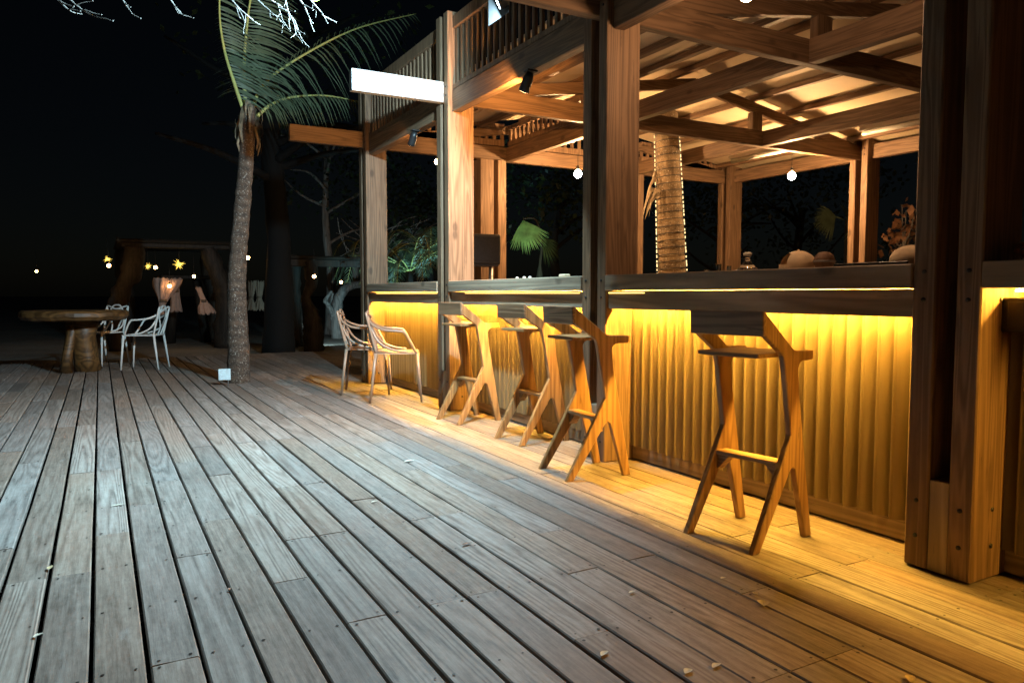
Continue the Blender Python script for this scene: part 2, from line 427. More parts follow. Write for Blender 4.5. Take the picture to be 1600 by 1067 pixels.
# ------------------------------------------------------------------ bar pavilion
bar = thing('bar_pavilion', 'timber beach bar pavilion with glowing ribbed counter front and open slatted roof', 'bar', (2.7, 3.6, 0))
PY = [-.62, 1.505, 3.61, 5.82, 8.0]            # grid lines across the bar
XF, XFb = 2.58, 2.82
def bpart(mb, name, mat, parent=None):
    return mb.build(name, mat, parent or bar, world=True)
TOPZ = 3.34
def post(x0, x1, yc, top=TOPZ, mat='beam_z', spacer=True):
    p = MB(); p.box(x0, x1, yc + .036, yc + .12, .004, top, .005)
    bo = p
    for zz in (.12, .25, .98, 1.08, 2.66, 2.73):
        for sy in (-1, 1):
            bo.tube([(x0 - .004, yc + sy * .078, zz), (x0 + .004, yc + sy * .078, zz)], .008, 8, 1)
        bo.tube([(x0 + .12, yc - .124, zz), (x0 + .12, yc - .118, zz)], .008, 8, 1)
    po = bpart(p, 'post', [M[mat], M['black']])
    q = MB(); q.box(x0 + .0005, x1, yc - .12, yc - .036, .003, top, .005)
    bpart(q, 'post_plank', M[mat], po)
    if spacer:
        s = MB(); s.box(x0 + .006, x1 - .006, yc - .0355, yc + .0355, .004, .335, .003)
        bpart(s, 'spacer_block', M['dark_z'], po)
    return po
for y in PY: post(XF, XFb, y)
XB = 8.2
for y in (8.0, 5.82, 3.61, 1.505, -.62): post(XB - .2, XB + .04, y - .05)
# far side posts on the X lines
pp = MB(); a = P(745, 300, 8.0); b_ = P(766, 300, 8.0); pp.box(a.x, b_.x, 7.90, 8.10, .004, 2.608, .005)
po = bpart(pp, 'post', M['beam_z']); pp = MB(); a = P(772, 300, 8); b_ = P(785, 300, 8); pp.box(a.x, b_.x, 7.90, 8.1, .004, 2.608, .005); bpart(pp, 'post_plank', M['beam_z'], po)
pp = MB(); pp.box(6.36, 6.47, 7.9, 8.1, .004, 2.608, .005); po = bpart(pp, 'post', M['beam_z'])
pp = MB(); pp.box(6.31, 6.355, 7.93, 7.97, 1.0, 2.56, .004); bpart(pp, 'light_tube', M['led_post'], po)
# cross beams (X direction), through the twin posts
for y in PY:
    m = MB(); m.box(2.585 if y == 5.82 else 1.79, XB + .06, y - .035, y + .035, 2.61, 2.78, .004); cb_ = bpart(m, 'cross_beam', M['beam_x'])
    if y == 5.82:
        m = MB(); m.box(1.79, 2.583, y - .035, y + .035, 2.61, 2.78, .004); tag(bpart(m, 'beam_end', M['floodlit'], cb_), 'overhanging beam end with floodlight glare painted white')
# long beams (Y direction) between them
for xc in (4.42, 6.42, XB - .08):
    for y0, y1 in zip(PY[:-1], PY[1:]):
        m = MB(); m.box(xc - .04, xc + .04, y0 + .036, y1 - .036, 2.612, 2.778, .004); bpart(m, 'roof_beam', M['beam_y'])
# eave beams and slatted friezes on the front
for y0, y1 in zip(PY[:-1], PY[1:]):
    m = MB(); m.box(2.62, 2.70, y0 + .121, y1 - .121, 2.52, 2.70, .004); bpart(m, 'eave_beam', M['beam_y'])
    m = MB(); ya, yb = y0 + .123, y1 - .123
    m.box(2.625, 2.695, ya, yb, 2.705, 2.745, .003); m.box(2.625, 2.695, ya, yb, 3.20, 3.30, .003)
    n = int((yb - ya) / .095)
    for k in range(n + 1):
        yy = ya + .02 + (yb - ya - .04) * k / n; m.box(2.645, 2.672, yy - .017, yy + .017, 2.746, 3.199, .002)
    bpart(m, 'slatted_frieze', M['beam_z'])
# friezes on the far end and on the inner long beam
def frieze_x(x0, x1, y, z0=2.79, z1=3.06):
    m = MB(); m.box(x0, x1, y - .03, y + .03, z0, z0 + .075, .003); m.box(x0, x1, y - .03, y + .03, z1 - .055, z1, .003)
    n = int((x1 - x0) / .105)
    for k in range(n + 1):
        xx = x0 + .02 + (x1 - x0 - .04) * k / n; m.box(xx - .022, xx + .022, y - .012, y + .012, z0 + .076, z1 - .056, .002)
    bpart(m, 'slatted_frieze', M['beam_z'])
frieze_x(2.83, 4.36, 8.0); frieze_x(4.48, 6.36, 8.0); frieze_x(6.48, 7.9, 8.0)
m = MB(); ya, yb = 5.87, 7.95; m.box(4.39, 4.45, ya, yb, 2.79, 2.845, .003); m.box(4.39, 4.45, ya, yb, 2.985, 3.03, .003)
for k in range(21):
    yy = ya + .02 + (yb - ya - .04) * k / 20; m.box(4.41, 4.43, yy - .022, yy + .022, 2.846, 2.984, .002)
bpart(m, 'slatted_frieze', M['beam_z'])
# rafters, king posts, purlins, ceiling panels
RX, RZ, SL = 5.42, 3.21, .165
def rz(x): return RZ - SL * abs(x - RX)
for y in PY:
    for xa, xb in ((2.84, RX), (RX, 7.98)):
        m = MB(); m.beam((xa, y, rz(xa) - .05), (xb, y, rz(xb) - .05), .06, .10); bpart(m, 'rafter', M['beam_x'])
    for xc in (4.55, 6.30):
        m = MB(); m.box(xc - .075, xc + .075, y - .036, y + .036, 2.781, rz(xc) - .1, .003); bpart(m, 'king_post', M['beam_z'])
ppx = [2.95, 3.5, 4.05, 4.6, 5.12, 5.72, 6.24, 6.79, 7.34, 7.88]
for xx in ppx:
    for y0, y1 in zip(PY[:-1], PY[1:]):
        m = MB(); m.box(xx - .03, xx + .03, y0 + .002, y1 - .002, rz(xx) + .006, rz(xx) + .062, .003); bpart(m, 'purlin', M['beam_y'])
for y0, y1 in zip(PY[:-1], PY[1:]):
    for xa, xb in ((2.72, RX - .003), (RX + .003, 8.3)):
        m = MB(); m.beam(Vector((xa, (y0 + y1) / 2, rz(xa) + .085)), Vector((xb, (y0 + y1) / 2, rz(xb) + .085)), y1 - y0 - .004, .02, 0); bpart(m, 'ceiling_panel', M['panel'])
# counter, fascia, LED strips, ribbed wall, skirting
bays = [(PY[0] + .122, PY[1] - .122), (PY[1] + .122, PY[2] - .122), (PY[2] + .122, PY[3] - .122), (PY[3] + .122, PY[4] - .122)]
for k, (y0, y1) in enumerate(bays):
    m = MB(); m.box(2.572, 2.83, y0, y1, 1.02, 1.11, .004); bpart(m, 'counter_edge', M['dark_y'])
    if k > 0:
        m = MB(); m.box(2.60, 2.64, y0 + .001, y1 - .001, .915, 1.018, .003); bpart(m, 'fascia', M['dark_y'])
        ya, yb = {1: (3.16, y1 - .005), 2: (y0 + .05, 5.42), 3: (y0 + .05, y1 - .25)}[k]
        m = MB(); m.box(2.597, 2.602, ya, yb, 1.004, 1.0095); bpart(m, 'led_slot', M['led_slot'])
    m = MB(); zl = 1.006 if k > 0 else 1.009
    xl = 2.688 if k > 0 else 2.748
    m.box(xl, xl + (.012 if k > 0 else .008), y0 + .02, y1 - .02, zl, zl + .006); bpart(m, 'led_strip', M['led'] if k > 0 else M['led_dim'])
m = MB(); m.box(2.832, 3.2, -.7, 8.1, 1.021, 1.108, .004); bpart(m, 'counter_top', M['dark_y'])
PW = .0715
for k, (y0, y1) in enumerate(bays):
    m = MB(); pts = []; ya, yb = y0 - .1, y1 + .1; n = round((yb - ya) / PW); pw = (yb - ya) / n; K = 14
    prof = []
    for i in range(n):
        tw = random.uniform(-.0008, .0008)
        for j in range(K):
            t = j / (K - 1)
            # each batten is a rounded plank set at a slant, lapping the next
            dx = -.004 - .060 * (1 - (1 - t) ** 2.0) - (.005 if t > .88 else 0) + tw
            prof.append((2.832 + dx, ya + (i + t * .985 + .004) * pw))
    zs = [.092, .35, .65, 1.018]
    vs = [(px, py, z) for z in zs for px, py in prof]; L = len(prof)
    fs = [[r * L + i, r * L + i + 1, (r + 1) * L + i + 1, (r + 1) * L + i][::-1] for r in range(len(zs) - 1) for i in range(L - 1)]
    m.add(vs, fs, 0, False)
    m.box(2.834, 2.86, ya, yb, .01, 1.018)
    o = bpart(m, 'ribbed_wall', M['batten'])
    m = MB(); m.box(2.795, 2.833, ya, yb, .008, .09, .003); bpart(m, 'skirting', M['dark_y'])

# ------------------------------------------------------------------ lights of the bar
def hanging_bulb(loc, label, mat='bulb', r=.043, top=2.61):
    t = thing('hanging_bulb', label, 'lamp', (loc[0], loc[1], loc[2]), 0, 'bare warm bulbs hanging in the bar')
    MB().sphere((0, 0, 0), r, 0, 3, (1, 1, 1.12)).build('bulb', M[mat], t)
    MB().lathe([(.017, r * .9), (.02, r + .01), (.02, r + .045), (.008, r + .055)], seg=12).build('socket', M['black'], t)
    c = MB().tube([(0, 0, r + .05), (0, 0, top - loc[2])], .004, 6); c.build('cord', M['black'], t)
    return t
b1 = P(903, 272, 7.2); hanging_bulb(b1, 'bright bare bulb glowing left of the middle twin post')
b2 = P(1237, 275, 5.95); hanging_bulb(b2, 'bright bare bulb glowing above the glass flask and cap', top=2.62)
hanging_bulb(P(683, 253, 9.0), 'small distant bare bulb glowing left of the second twin post', 'bulb_far', .035, 2.75)
b4 = Vector((2.74, 2.60, 2.43)); hanging_bulb(b4, 'bright bare bulb at the top edge hanging near the front beam', 'bulb_near', .034, 2.86)

def spot(y, label, e):
    t = thing('spotlight', label, 'spotlight', (2.60, y, 2.52), 0, 'black spotlights under the eave beam')
    MB().box(-.03, .05, -.03, .03, -.012, -.001, .002).build('bracket', M['black'], t)
    d = Vector((-.05, .55, -.75)).normalized(); a = Vector((0, 0, -.035))
    c = MB().tube([a - d * .02, a + d * .02, a + d * .09, a + d * .11], [.022, .036, .036, .04], 14); c.build('lamp_body', M['black'], t)
    MB().tube([a + d * .111, a + d * .1125], [.034, .034], 14).build('lens', M['spot_lens'], t)
    loc = Vector((2.60, y, 2.52)) + a + d * .125
    lamp('spot_light', 'SPOT', loc, e, (1, .45, .12), t, loc + Vector((-.04, .8, -.28)), .025, 150, .6)
spot(4.40, 'black spotlight under the eave beam nearer the middle post', 290)
spot(6.50, 'smaller looking black spotlight under the far eave beam', 14)

def tube_light(y0, y1, label):
    t = thing('tube_light', label, 'light fitting', (7.02, (y0 + y1) / 2, 2.70), 0, 'unlit tube lights under the ceiling')
    h = (y1 - y0) / 2
    MB().box(-.03, .03, -h, h, .0, .05, .005).build('housing', M['white'], t)
    MB().tube([(0, -h + .03, -.028), (0, h - .03, -.028)], .027, 10).build('tube', M['white'], t)
    MB().box(-.008, .008, -h + .2, -h + .22, .05, .25).box(-.008, .008, h - .22, h - .2, .05, .25).build('hanger', M['steel'], t)
tube_light(5.84, 6.88, 'cream unlit tube light above the bright bulb')
tube_light(4.05, 5.05, 'cream unlit tube light high beside the dark near post')

# flood light clamped to the end of the overhanging cross beam
FB = Vector((2.045, 3.80, 2.692))
fl = thing('floodlight', 'bright cool white floodlight clamped to the overhanging beam at the top edge', 'floodlight', FB)
FD = Vector((-.76, .54, -.42)).normalized()
mm = FD.to_track_quat('-Z', 'Y').to_matrix().to_4x4()
MB().box(-.058, .058, -.05, .05, -.02, .045, .006, mat=mm).build('housing', M['black'], fl)
MB().box(-.05, .05, -.042, .042, -.0235, -.021, 0, mat=mm).build('lens', M['flood_lens'], fl)
MB().box(-.02, .02, -.15, -.03, -.012, .012, .002).build('bracket', M['steel'], fl)
MB().box(.060, .063, .0, .25, -.075, .12, .001).build('added_shield', M['black'], fl)  # plate added to keep the floodlight off the far posts
fo = lamp('flood_light', 'AREA', FB + FD * .03, 470, (.53, .84, 1), fl, FB + FD)
fo.data.shape = 'RECTANGLE'; fo.data.size = .06; fo.data.size_y = .06

# ------------------------------------------------------------------ bar stools
def make_stool(label):
    t = thing('bar_stool', label, 'bar stool', (0, 0, 0), 0, 'wooden bar stools along the counter')
    X0 = 2.36
    poly = [(2.541, .772), (2.425, .776), (2.398, .782), (2.205, .928), (2.195, .920), (2.197, .846), (2.312, .772), (2.328, .757), (2.336, .738),
            (2.366, .59), (2.392, .437), (2.155, 0), (2.198, 0), (2.394, .296), (2.410, .306), (2.426, .296), (2.514, 0), (2.560, 0),
            (2.474, .45), (2.445, .60), (2.434, .70), (2.442, .720), (2.462, .732), (2.541, .734)]
    poly = [(x - X0, z) for x, z in poly]
    W = .172
    for s in (-1, 1):
        y0, y1 = sorted((s * W, s * (W - .027)))
        m = MB(); m.prism(poly, y0, y1, .004); m.build('side_frame', M['teak_z'], t)
    m = MB(); m.box(2.186 - X0, 2.205 - X0, -W - .002, W + .002, .838, .936, .004, rot=Matrix.Rotation(R(-3), 3, 'Y')); m.build('backrest', M['backboard'], t)
    m = MB(); m.box(2.20 - X0, 2.50 - X0, -W + .0275, W - .0275, .752, .770, .003); m.build('seat', M['teak_y'], t)
    m = MB(); m.box(2.335 - X0, 2.405 - X0, -W + .0275, W - .0275, .315, .334, .003)
    for s in (-1, 1):
        e = s * (W - .028); q = s * (W - .085)
        m.add([(2.345 - X0, e, .314), (2.345 - X0, q, .314), (2.345 - X0, e, .25), (2.395 - X0, e, .314), (2.395 - X0, q, .314), (2.395 - X0, e, .25)],
              [[0, 1, 2], [3, 5, 4], [0, 3, 4, 1], [1, 4, 5, 2], [0, 2, 5, 3]])
    m.build('footrest', M['teak_y'], t)
    return t
st = make_stool('wooden bar stool standing alone nearest the camera, left of the dark post')
st.location = (2.33, 2.15, 0); st.rotation_euler.z = R(8)
dup(st, (2.355, 3.375, 0), R(-5), 'wooden bar stool overlapping the middle twin post')
dup(st, (2.57, 4.31, 0), R(2), 'wooden bar stool second in the row of three, between two others')
dup(st, (2.54, 5.245, 0), R(6), 'wooden bar stool farthest along the counter, next to the pale chairs')
wb = PX(1577, 465, 2.77); wb2 = PX(1577, 518, 2.77)
bx_ = thing('wall_box', 'dark rectangular box fixed to the glowing counter front at the right edge', 'box', (2.77, wb.y - .1, wb2.z))
MB().box(-.06, .035, -.22, .098, 0, wb.z - wb2.z, .006).build('case', M['black'], bx_)
MB().box(-.064, -.0605, -.19, .07, .015, wb.z - wb2.z - .015, .001).build('lid', M['black'], bx_)

# ------------------------------------------------------------------ tangled-back chairs
def smooth_path(pts, n=6):
    pts = [Vector(p) for p in pts]; out = []
    for i in range(len(pts) - 1):
        p0 = pts[max(i - 1, 0)]; p1 = pts[i]; p2 = pts[i + 1]; p3 = pts[min(i + 2, len(pts) - 1)]
        for k in range(n):
            t = k / n
            out.append(.5 * ((2 * p1) + (p2 - p0) * t + (2 * p0 - 5 * p1 + 4 * p2 - p3) * t * t + (3 * p1 - p0 - 3 * p2 + p3) * t ** 3))
    out.append(pts[-1]); return out
def make_chair(label, mat, group):
    t = thing('garden_chair', label, 'chair', (0, 0, 0), 0, group)
    mt = M[mat]
    for sx, sy in ((1, 1), (1, -1), (-1, 1), (-1, -1)):
        top = Vector((sx * .19, sy * .19, .455)); ft = Vector((sx * .225 - (0.02 if sx < 0 else 0), sy * .215, 0))
        MB().tube([ft, ft.lerp(top, .5), top], [.0105, .0135, .016], 10).build('leg', mt, t)
    m = MB()
    n = 14; vs = []
    for z in (.462, .448):
        for i in range(n):
            for j in range(n):
                u = -1 + 2 * i / (n - 1); v = -1 + 2 * j / (n - 1)
                f = 1 - .06 * (u * u * v * v)
                vs.append((u * .215 * f, v * .205 * f, z - .012 * (1 - u * u) * (1 - v * v)))
    fs = []
    for i in range(n - 1):
        for j in range(n - 1):
            a = i * n + j; fs.append([a, a + n, a + n + 1, a + 1]); fs.append([q + n * n for q in (a, a + 1, a + n + 1, a + n)])
    for i in range(n - 1):
        for a, b in ((i, i + 1), ((n - 1) * n + i, (n - 1) * n + i + 1), (i * n, (i + 1) * n), (i * n + n - 1, (i + 1) * n + n - 1)): fs.append([a, b, b + n * n, a + n * n])
    m.add(vs, fs, 0, True); m.build('seat', mt, t)
    # high square-shouldered loop
    half = [(-.185, .185, .46), (-.225, .19, .62), (-.265, .20, .79), (-.272, .175, .825), (-.255, .09, .805), (-.238, 0, .785)]
    loop = half + [(x, -y, z) for x, y, z in half[-2::-1]]
    MB().tube(smooth_path(loop, 5), .0125, 8).build('back_loop', mt, t)
    # arm loop sweeping round the back
    half = [(.175, .19, .46), (.13, .235, .55), (.075, .255, .645), (.02, .26, .662), (-.12, .245, .675), (-.22, .17, .72), (-.262, .06, .775), (-.265, 0, .785)]
    loop = half + [(x, -y, z) for x, y, z in half[-2::-1]]
    MB().tube(smooth_path(loop, 5), .0125, 8).build('arm_loop', mt, t)
    # low rounded loop rising from the seat sides
    half = [(.10, .195, .465), (-.04, .215, .49), (-.16, .205, .56), (-.235, .15, .70), (-.262, .075, .82), (-.262, 0, .842)]
    loop = half + [(x, -y, z) for x, y, z in half[-2::-1]]
    MB().tube(smooth_path(loop, 5), .0115, 8).build('inner_loop', mt, t)
    for s in (-1, 1):
        MB().tube(smooth_path([(-.195, s * .05, .46), (-.235, s * .07, .57), (-.25, s * .14, .68), (-.266, s * .19, .80)], 5), .0105, 8).build('back_strand', mt, t)
    return t
gB = 'taupe chairs by the bar'; gW = 'white chairs at the log table'
ch = make_chair('taupe tangled-back chair by the bar, nearer of the two', 'taupe_plastic', gB)
ch.location = (2.44, 6.60, 0); ch.rotation_euler.z = R(-20)
dup(ch, (2.36, 7.22, 0), R(-23), 'taupe tangled-back chair by the bar, half hidden behind its twin')
cw = make_chair('white tangled-back chair drawn out right of the log table', 'white_plastic', gW)
cw.location = (.50, 11.0, 0); cw.rotation_euler.z = R(158)
dup(cw, (.02, 12.0, 0), R(222), 'white tangled-back chair tucked behind the log table')

# ------------------------------------------------------------------ rough round table
tb = thing('log_table', 'thick rough round wooden table on stump legs at the dark left', 'table', (-.28, 11.0, 0))
m = MB(); nseg = 44; prof = [(.52, .665), (.59, .68), (.622, .72), (.62, .765), (.59, .79)]
vs = []; fs = []
for r, z in prof:
    for k in range(nseg):
        a = 2 * math.pi * k / nseg; q = r * (1 + .05 * mnoise.noise(Vector((math.cos(a) * 1.6, math.sin(a) * 1.6, z * 2))))
        vs.append((q * math.cos(a), q * math.sin(a), z + .012 * mnoise.noise(Vector((math.cos(a) * 3, math.sin(a) * 3, 4)))))
for i in range(len(prof) - 1):
    for k in range(nseg): k2 = (k + 1) % nseg; fs.append([i * nseg + k, i * nseg + k2, (i + 1) * nseg + k2, (i + 1) * nseg + k])
fs += [list(range(nseg))[::-1], [(len(prof) - 1) * nseg + k for k in range(nseg)]]
m.add(vs, fs, 0, False); m.build('tabletop', M['slab'], tb)
MB().tube([(.12, .05, 0), (.1, .04, .2), (.07, .02, .45), (.08, 0, .685)], [.16, .145, .14, .19], 16, jit=.2).build('leg', M['slab'], tb)
MB().tube([(-.13, -.12, 0), (-.1, -.1, .25), (-.05, -.06, .5), (-.04, -.04, .684)], [.07, .06, .06, .08], 12, jit=.25).build('leg', M['slab'], tb)

# ------------------------------------------------------------------ palms
def frond(path, length, side, name_mat, parent, n=46, droop=.5, rise=.45, r0=.022, bare=.14, wdt=.010, seed=0, lside=1.0):
    rnd = random.Random(seed); pts = smooth_path(path, 8); m = MB(); N_ = len(pts)
    m.tube(pts, [r0 * (1 - .85 * i / (N_ - 1)) + .002 for i in range(N_)], 6, 1)
    for i in range(n):
        t = bare + (1 - bare) * (i + rnd.uniform(-.25, .25)) / n; t = min(max(t, 0), .995); f = t * (N_ - 1); k = int(f); k = min(k, N_ - 2)
        p = pts[k].lerp(pts[k + 1], f - k); tg = (pts[k + 1] - pts[k]).normalized()
        for s in (-1, 1):
            sd = side * s
            L = (1.0 if s > 0 else lside) * length * (math.sin(math.pi * min(1, .16 + .80 * t)) ** .7) * rnd.uniform(.82, 1.1)
            d = (sd * rnd.uniform(.75, 1.0) + tg * rise * rnd.uniform(.8, 1.2) + Vector((rnd.uniform(-.08, .08),) * 3)).normalized()
            wv = d.cross(Vector((.2, 1, .15))).normalized() if abs(d.y) < .9 else Vector((1, 0, 0))
            wv = (wv * .6 + tg * .6).normalized()
            K = 5; vs = []
            for q in range(K):
                u = q / (K - 1); c = p + d * (L * u) + Vector((0, 0, -droop * L * u * u))
                ww = wdt * (1 - u ** 1.6) * (.55 + .9 * min(1, u * 5)) + .0006
                vs += [c - wv * ww, c + wv * ww]
            m.add(vs, [[2 * q, 2 * q + 1, 2 * q + 3, 2 * q + 2] for q in range(K - 1)], 0)
    return m.build('frond', [M[name_mat], M['rachis']], parent, world=True)

YP = 8.78
base = P(373, 596, YP); base.z = 0
palm = thing('coconut_palm', 'young leaning coconut palm rising through the deck with green fronds', 'palm tree', (base.x, base.y, 0))
tp = [P(373, 600, YP), P(373, 560, YP), P(371, 500, YP), P(370, 440, YP), P(373, 390, YP), P(378, 330, YP), P(383, 270, YP), P(386, 225, YP), P(388, 190, YP), P(389, 165, YP)]
tp[0].z = -.16
tps = smooth_path(tp, 9); rad_k = [.132, .118, .108, .098, .094, .09, .084, .078, .074, .062]
rads = []
for i in range(len(tps)):
    f = i / (len(tps) - 1) * 9; k = min(int(f), 8); rads.append((rad_k[k] * (1 - f + k) + rad_k[k + 1] * (f - k)) * (1 + .012 * (i % 4 == 0)))
MB().tube(tps, rads, 18, jit=.12).build('trunk', M['bark'], palm, world=True)
m = MB(); rnd = random.Random(5)
for k in range(26):
    a = rnd.uniform(0, 6.28); z0 = rnd.uniform(-.04, .16); c = P(389, 182, YP) + Vector((math.cos(a) * .075, math.sin(a) * .075, z0))
    L = rnd.uniform(.12, .5); o = Vector((math.cos(a), math.sin(a), 0)); w_ = rnd.uniform(.012, .032)
    tv = Vector((-math.sin(a), math.cos(a), 0)) + Vector((rnd.uniform(-.4, .4), 0, rnd.uniform(-.4, .4)))
    vs = []
    for q in range(5):
        u = q / 4; cc = c + o * (.075 * math.sin(u * 2.4)) + Vector((0, 0, -L * u)); ww = w_ * (1 - .75 * u)
        vs += [cc - tv * ww, cc + tv * ww]
    m.add(vs, [[2 * q, 2 * q + 1, 2 * q + 3, 2 * q + 2] for q in range(4)], 0)
for a_, L in ((.4, .3), (3.3, .32), (5.4, .26), (2.1, .22)):
    c = P(389, 200, YP) + Vector((math.cos(a_) * .08, math.sin(a_) * .08, 0))
    m.tube([c, c + Vector((math.cos(a_) * .05, 0, -L * .6)), c + Vector((math.cos(a_) * .02, 0, -L))], [.02, .014, .004], 6)
m.build('dry_sheath', M['dryfrond'], palm, world=True)
R_ = _R.copy()
frond([P(380, 172, YP), P(366, 130, YP - .1), P(351, 80, YP - .25), P(343, 20, YP - .5), P(346, -70, YP - .9)], .46, (R_ + Vector((0, .3, 0))).normalized(), 'frond', palm, 40, .35, -.12, seed=1, lside=.14)
frond([P(384, 165, YP), P(381, 120, YP - .1), P(384, 60, YP - .25), P(393, -10, YP - .5), P(410, -75, YP - .9)], .60, (R_ + Vector((0, .2, 0))).normalized(), 'frond', palm, 50, .40, .05, seed=2, lside=.55)
frond([P(394, 172, YP), P(412, 132, YP), P(465, 92, YP - .05), P(555, 46, YP - .1), P(650, 22, YP - .1)], .48, (R_ * -.25 + Vector((0, .45, .85))).normalized(), 'frond', palm, 46, .75, .55, seed=3, wdt=.0065)
frond([P(402, 182, YP), P(425, 163, YP), P(458, 152, YP), P(510, 150, YP), P(565, 160, YP)], .34, (Vector((0, .8, .45))).normalized(), 'frond', palm, 36, .95, .35, seed=4, wdt=.0065)

# palm that grows up through the bar roof, wrapped with fairy lights
YQ = 6.95
q0 = P(1050, 424, YQ); q1 = P(1042, 212, YQ)
ip = thing('roof_palm', 'thick palm trunk growing up through the bar roof beside the bulb', 'palm tree', (q0.x, q0.y, 0))
dq = (q1 - q0) / (q1.z - q0.z)
pts = [q0 + dq * (z - q0.z) for z in [i * .075 for i in range(0, 48)]]
rr = []
for i, p in enumerate(pts):
    rr.append((.215 - .02 * p.z) * (1 + .045 * (1 if i % 3 == 0 else -.3)))
MB().tube(pts, [r * .88 for r in rr], 22, jit=.10).build('trunk', M['barkin'], ip, world=True)
m = MB(); rnd = random.Random(9); c = P(1026, 290, YQ)
for k in range(9):
    a0 = c + Vector((rnd.uniform(0, .05), rnd.uniform(-.1, .1), rnd.uniform(-.16, .14))); vs = []
    L = rnd.uniform(.14, .26); dz = rnd.uniform(.02, .12)
    for q in range(6):
        u = q / 5; cc = a0 + Vector((-.9, .35, 0)) * (L * u) * .7 + Vector((0, 0, dz * math.sin(u * 3.1) - .26 * u * u)); ww = .03 * math.sin(math.pi * (.15 + .8 * u))
        vs += [cc - Vector((0, .3, 1)) * ww, cc + Vector((.2, .3, 1)) * ww]
    m.add(vs, [[2 * q, 2 * q + 1, 2 * q + 3, 2 * q + 2] for q in range(5)], 0)
m.build('dry_leaf_curl', M['dryfrond'], ip, world=True)
sl = thing('string_light', 'string of tiny warm lights wrapped around the thick palm trunk in the bar', 'string light', (q0.x, q0.y, 1.0))
m = MB(); bm_ = MB(); z = .9; hel = []; k = 0
turns = 26; steps = 22
for i in range(turns * steps + 1):
    zz = .75 + 2.2 * i / (turns * steps); p = q0 + dq * (zz - q0.z); r = (.215 - .02 * zz) * .95
    a = 2 * math.pi * i / steps; pos = p + Vector((math.cos(a), math.sin(a), 0)) * r; hel.append(pos)
m.tube(hel, .0045, 5); m.build('cable', M['black'], sl, world=True)
for zz in [.8 + .055 * i for i in range(39)]:
    p = q0 + dq * (zz - q0.z); r = (.215 - .02 * zz) * .96
    vdir = Vector((p.x, p.y, 0)).normalized(); sd = Vector((vdir.y, -vdir.x, 0))
    for s in (-1, 1):
        q = p + (sd * s * .985 - vdir * .12) * r + Vector((0, 0, random.uniform(-.012, .012))); h = random.uniform(.010, .02)
        MB().tube([q - dq * h, q + dq * h], .0055, 6).build('bulb', M['bead'], sl, world=True)

# ------------------------------------------------------------------ branches hanging in from above (tree stands left of the frame)
def twig(m, p, d, L, r, rnd, depth, bend=.35):
    n = 6; pts = [p.copy()]; dd = d.normalized()
    for i in range(n):
        dd = (dd + Vector((rnd.uniform(-1, 1), rnd.uniform(-1, 1), rnd.uniform(-1, .9))) * bend * .5).normalized(); pts.append(pts[-1] + dd * L / n)
    m.tube(pts, [r * (1 - .55 * i / n) for i in range(n + 1)], 6)
    if depth > 0:
        for i in (2, 3, 5, 6):
            if rnd.random() < .8:
                nd = (dd + Vector((rnd.uniform(-1, 1), rnd.uniform(-1, 1), rnd.uniform(-1, .5))) * .9).normalized()
                twig(m, pts[i], nd, L * rnd.uniform(.4, .65), r * .62, rnd, depth - 1, bend)
    else:
        m.sphere(pts[-1], r * 1.3, 0, 1)
tr = thing('overhanging_tree', 'bare pale twigs of a tree hanging into the top left of the view', 'tree', (-3.2, 4.6, -.16))
m = MB(); m.tube(smooth_path([(-3.2, 4.6, -.16), (-3.1, 4.6, 1.2), (-2.7, 4.7, 2.6), (-1.9, 4.8, 3.5)], 6), [.17 - .0045 * i for i in range(19)], 12, jit=.2); m.build('trunk', M['twig'], tr, world=True)
m = MB(); rnd = random.Random(21)
limb = smooth_path([(-1.9, 4.8, 3.5), (-1.0, 4.75, 3.55), (.1, 4.6, 3.5), (1.0, 4.6, 3.46), (1.55, 4.6, 3.5)], 6)
m.tube(limb, [.07 - .0022 * i for i in range(len(limb))], 8)
lim2 = smooth_path([(-1.9, 4.8, 3.5), (-1.4, 4.4, 3.75), (-.4, 4.2, 3.6)], 6); m.tube(lim2, [.05 - .002 * i for i in range(len(lim2))], 8)
TW = [(395, -8, 4.5, .14, .007, (.5, -.1, -.5), 2), (418, -4, 4.5, .19, .006, (.8, .1, -.5), 2), (350, -16, 4.5, .2, .007, (.3, 0, -.6), 1),
      (440, -12, 4.5, .16, .006, (.4, 0, -.9), 1), (466, -4, 4.55, .13, .006, (.4, 0, -.8), 1), (80, -8, 4.8, .12, .006, (.5, 0, -.4), 1), (100, -6, 4.8, .20, .006, (.9, 0, -.4), 1),
      (190, -4, 4.8, .10, .006, (.3, 0, -.7), 1), (262, -6, 4.8, .12, .006, (.5, 0, -.6), 1), (480, -6, 4.6, .14, .006, (.5, 0, -.6), 1)]
for x, y, Y, L, r, d, dep in TW:
    p = P(x, y, Y); m.tube(smooth_path([Vector((p.x - .1, p.y + .05, 3.52)), p + Vector((-.03, 0, .12)), p], 4), [r * 1.6, r * 1.55, r * 1.5, r * 1.4, r * 1.35, r * 1.3, r * 1.2, r * 1.1, r], 6)
    twig(m, p, Vector(d), L, r, rnd, dep)
m.build('branches', M['twig'], tr, world=True)
m = MB(); c = P(487, 2, 4.6)
for k, (dx, dz, rot) in enumerate(((0, 0, .3), (.03, .05, 1.2), (-.03, .08, 2.2))):
    vs = []; d = Vector((math.cos(rot), .2, math.sin(rot) + .4)).normalized(); s_ = d.cross(Vector((0, 1, 0))).normalized()
    for q in range(6):
        u = q / 5; ww = .017 * math.sin(math.pi * (.05 + .93 * u)); cc = c + Vector((dx, 0, dz)) + d * .09 * u
        vs += [cc - s_ * ww, cc + s_ * ww]
    m.add(vs, [[2 * q, 2 * q + 1, 2 * q + 3, 2 * q + 2] for q in range(5)])
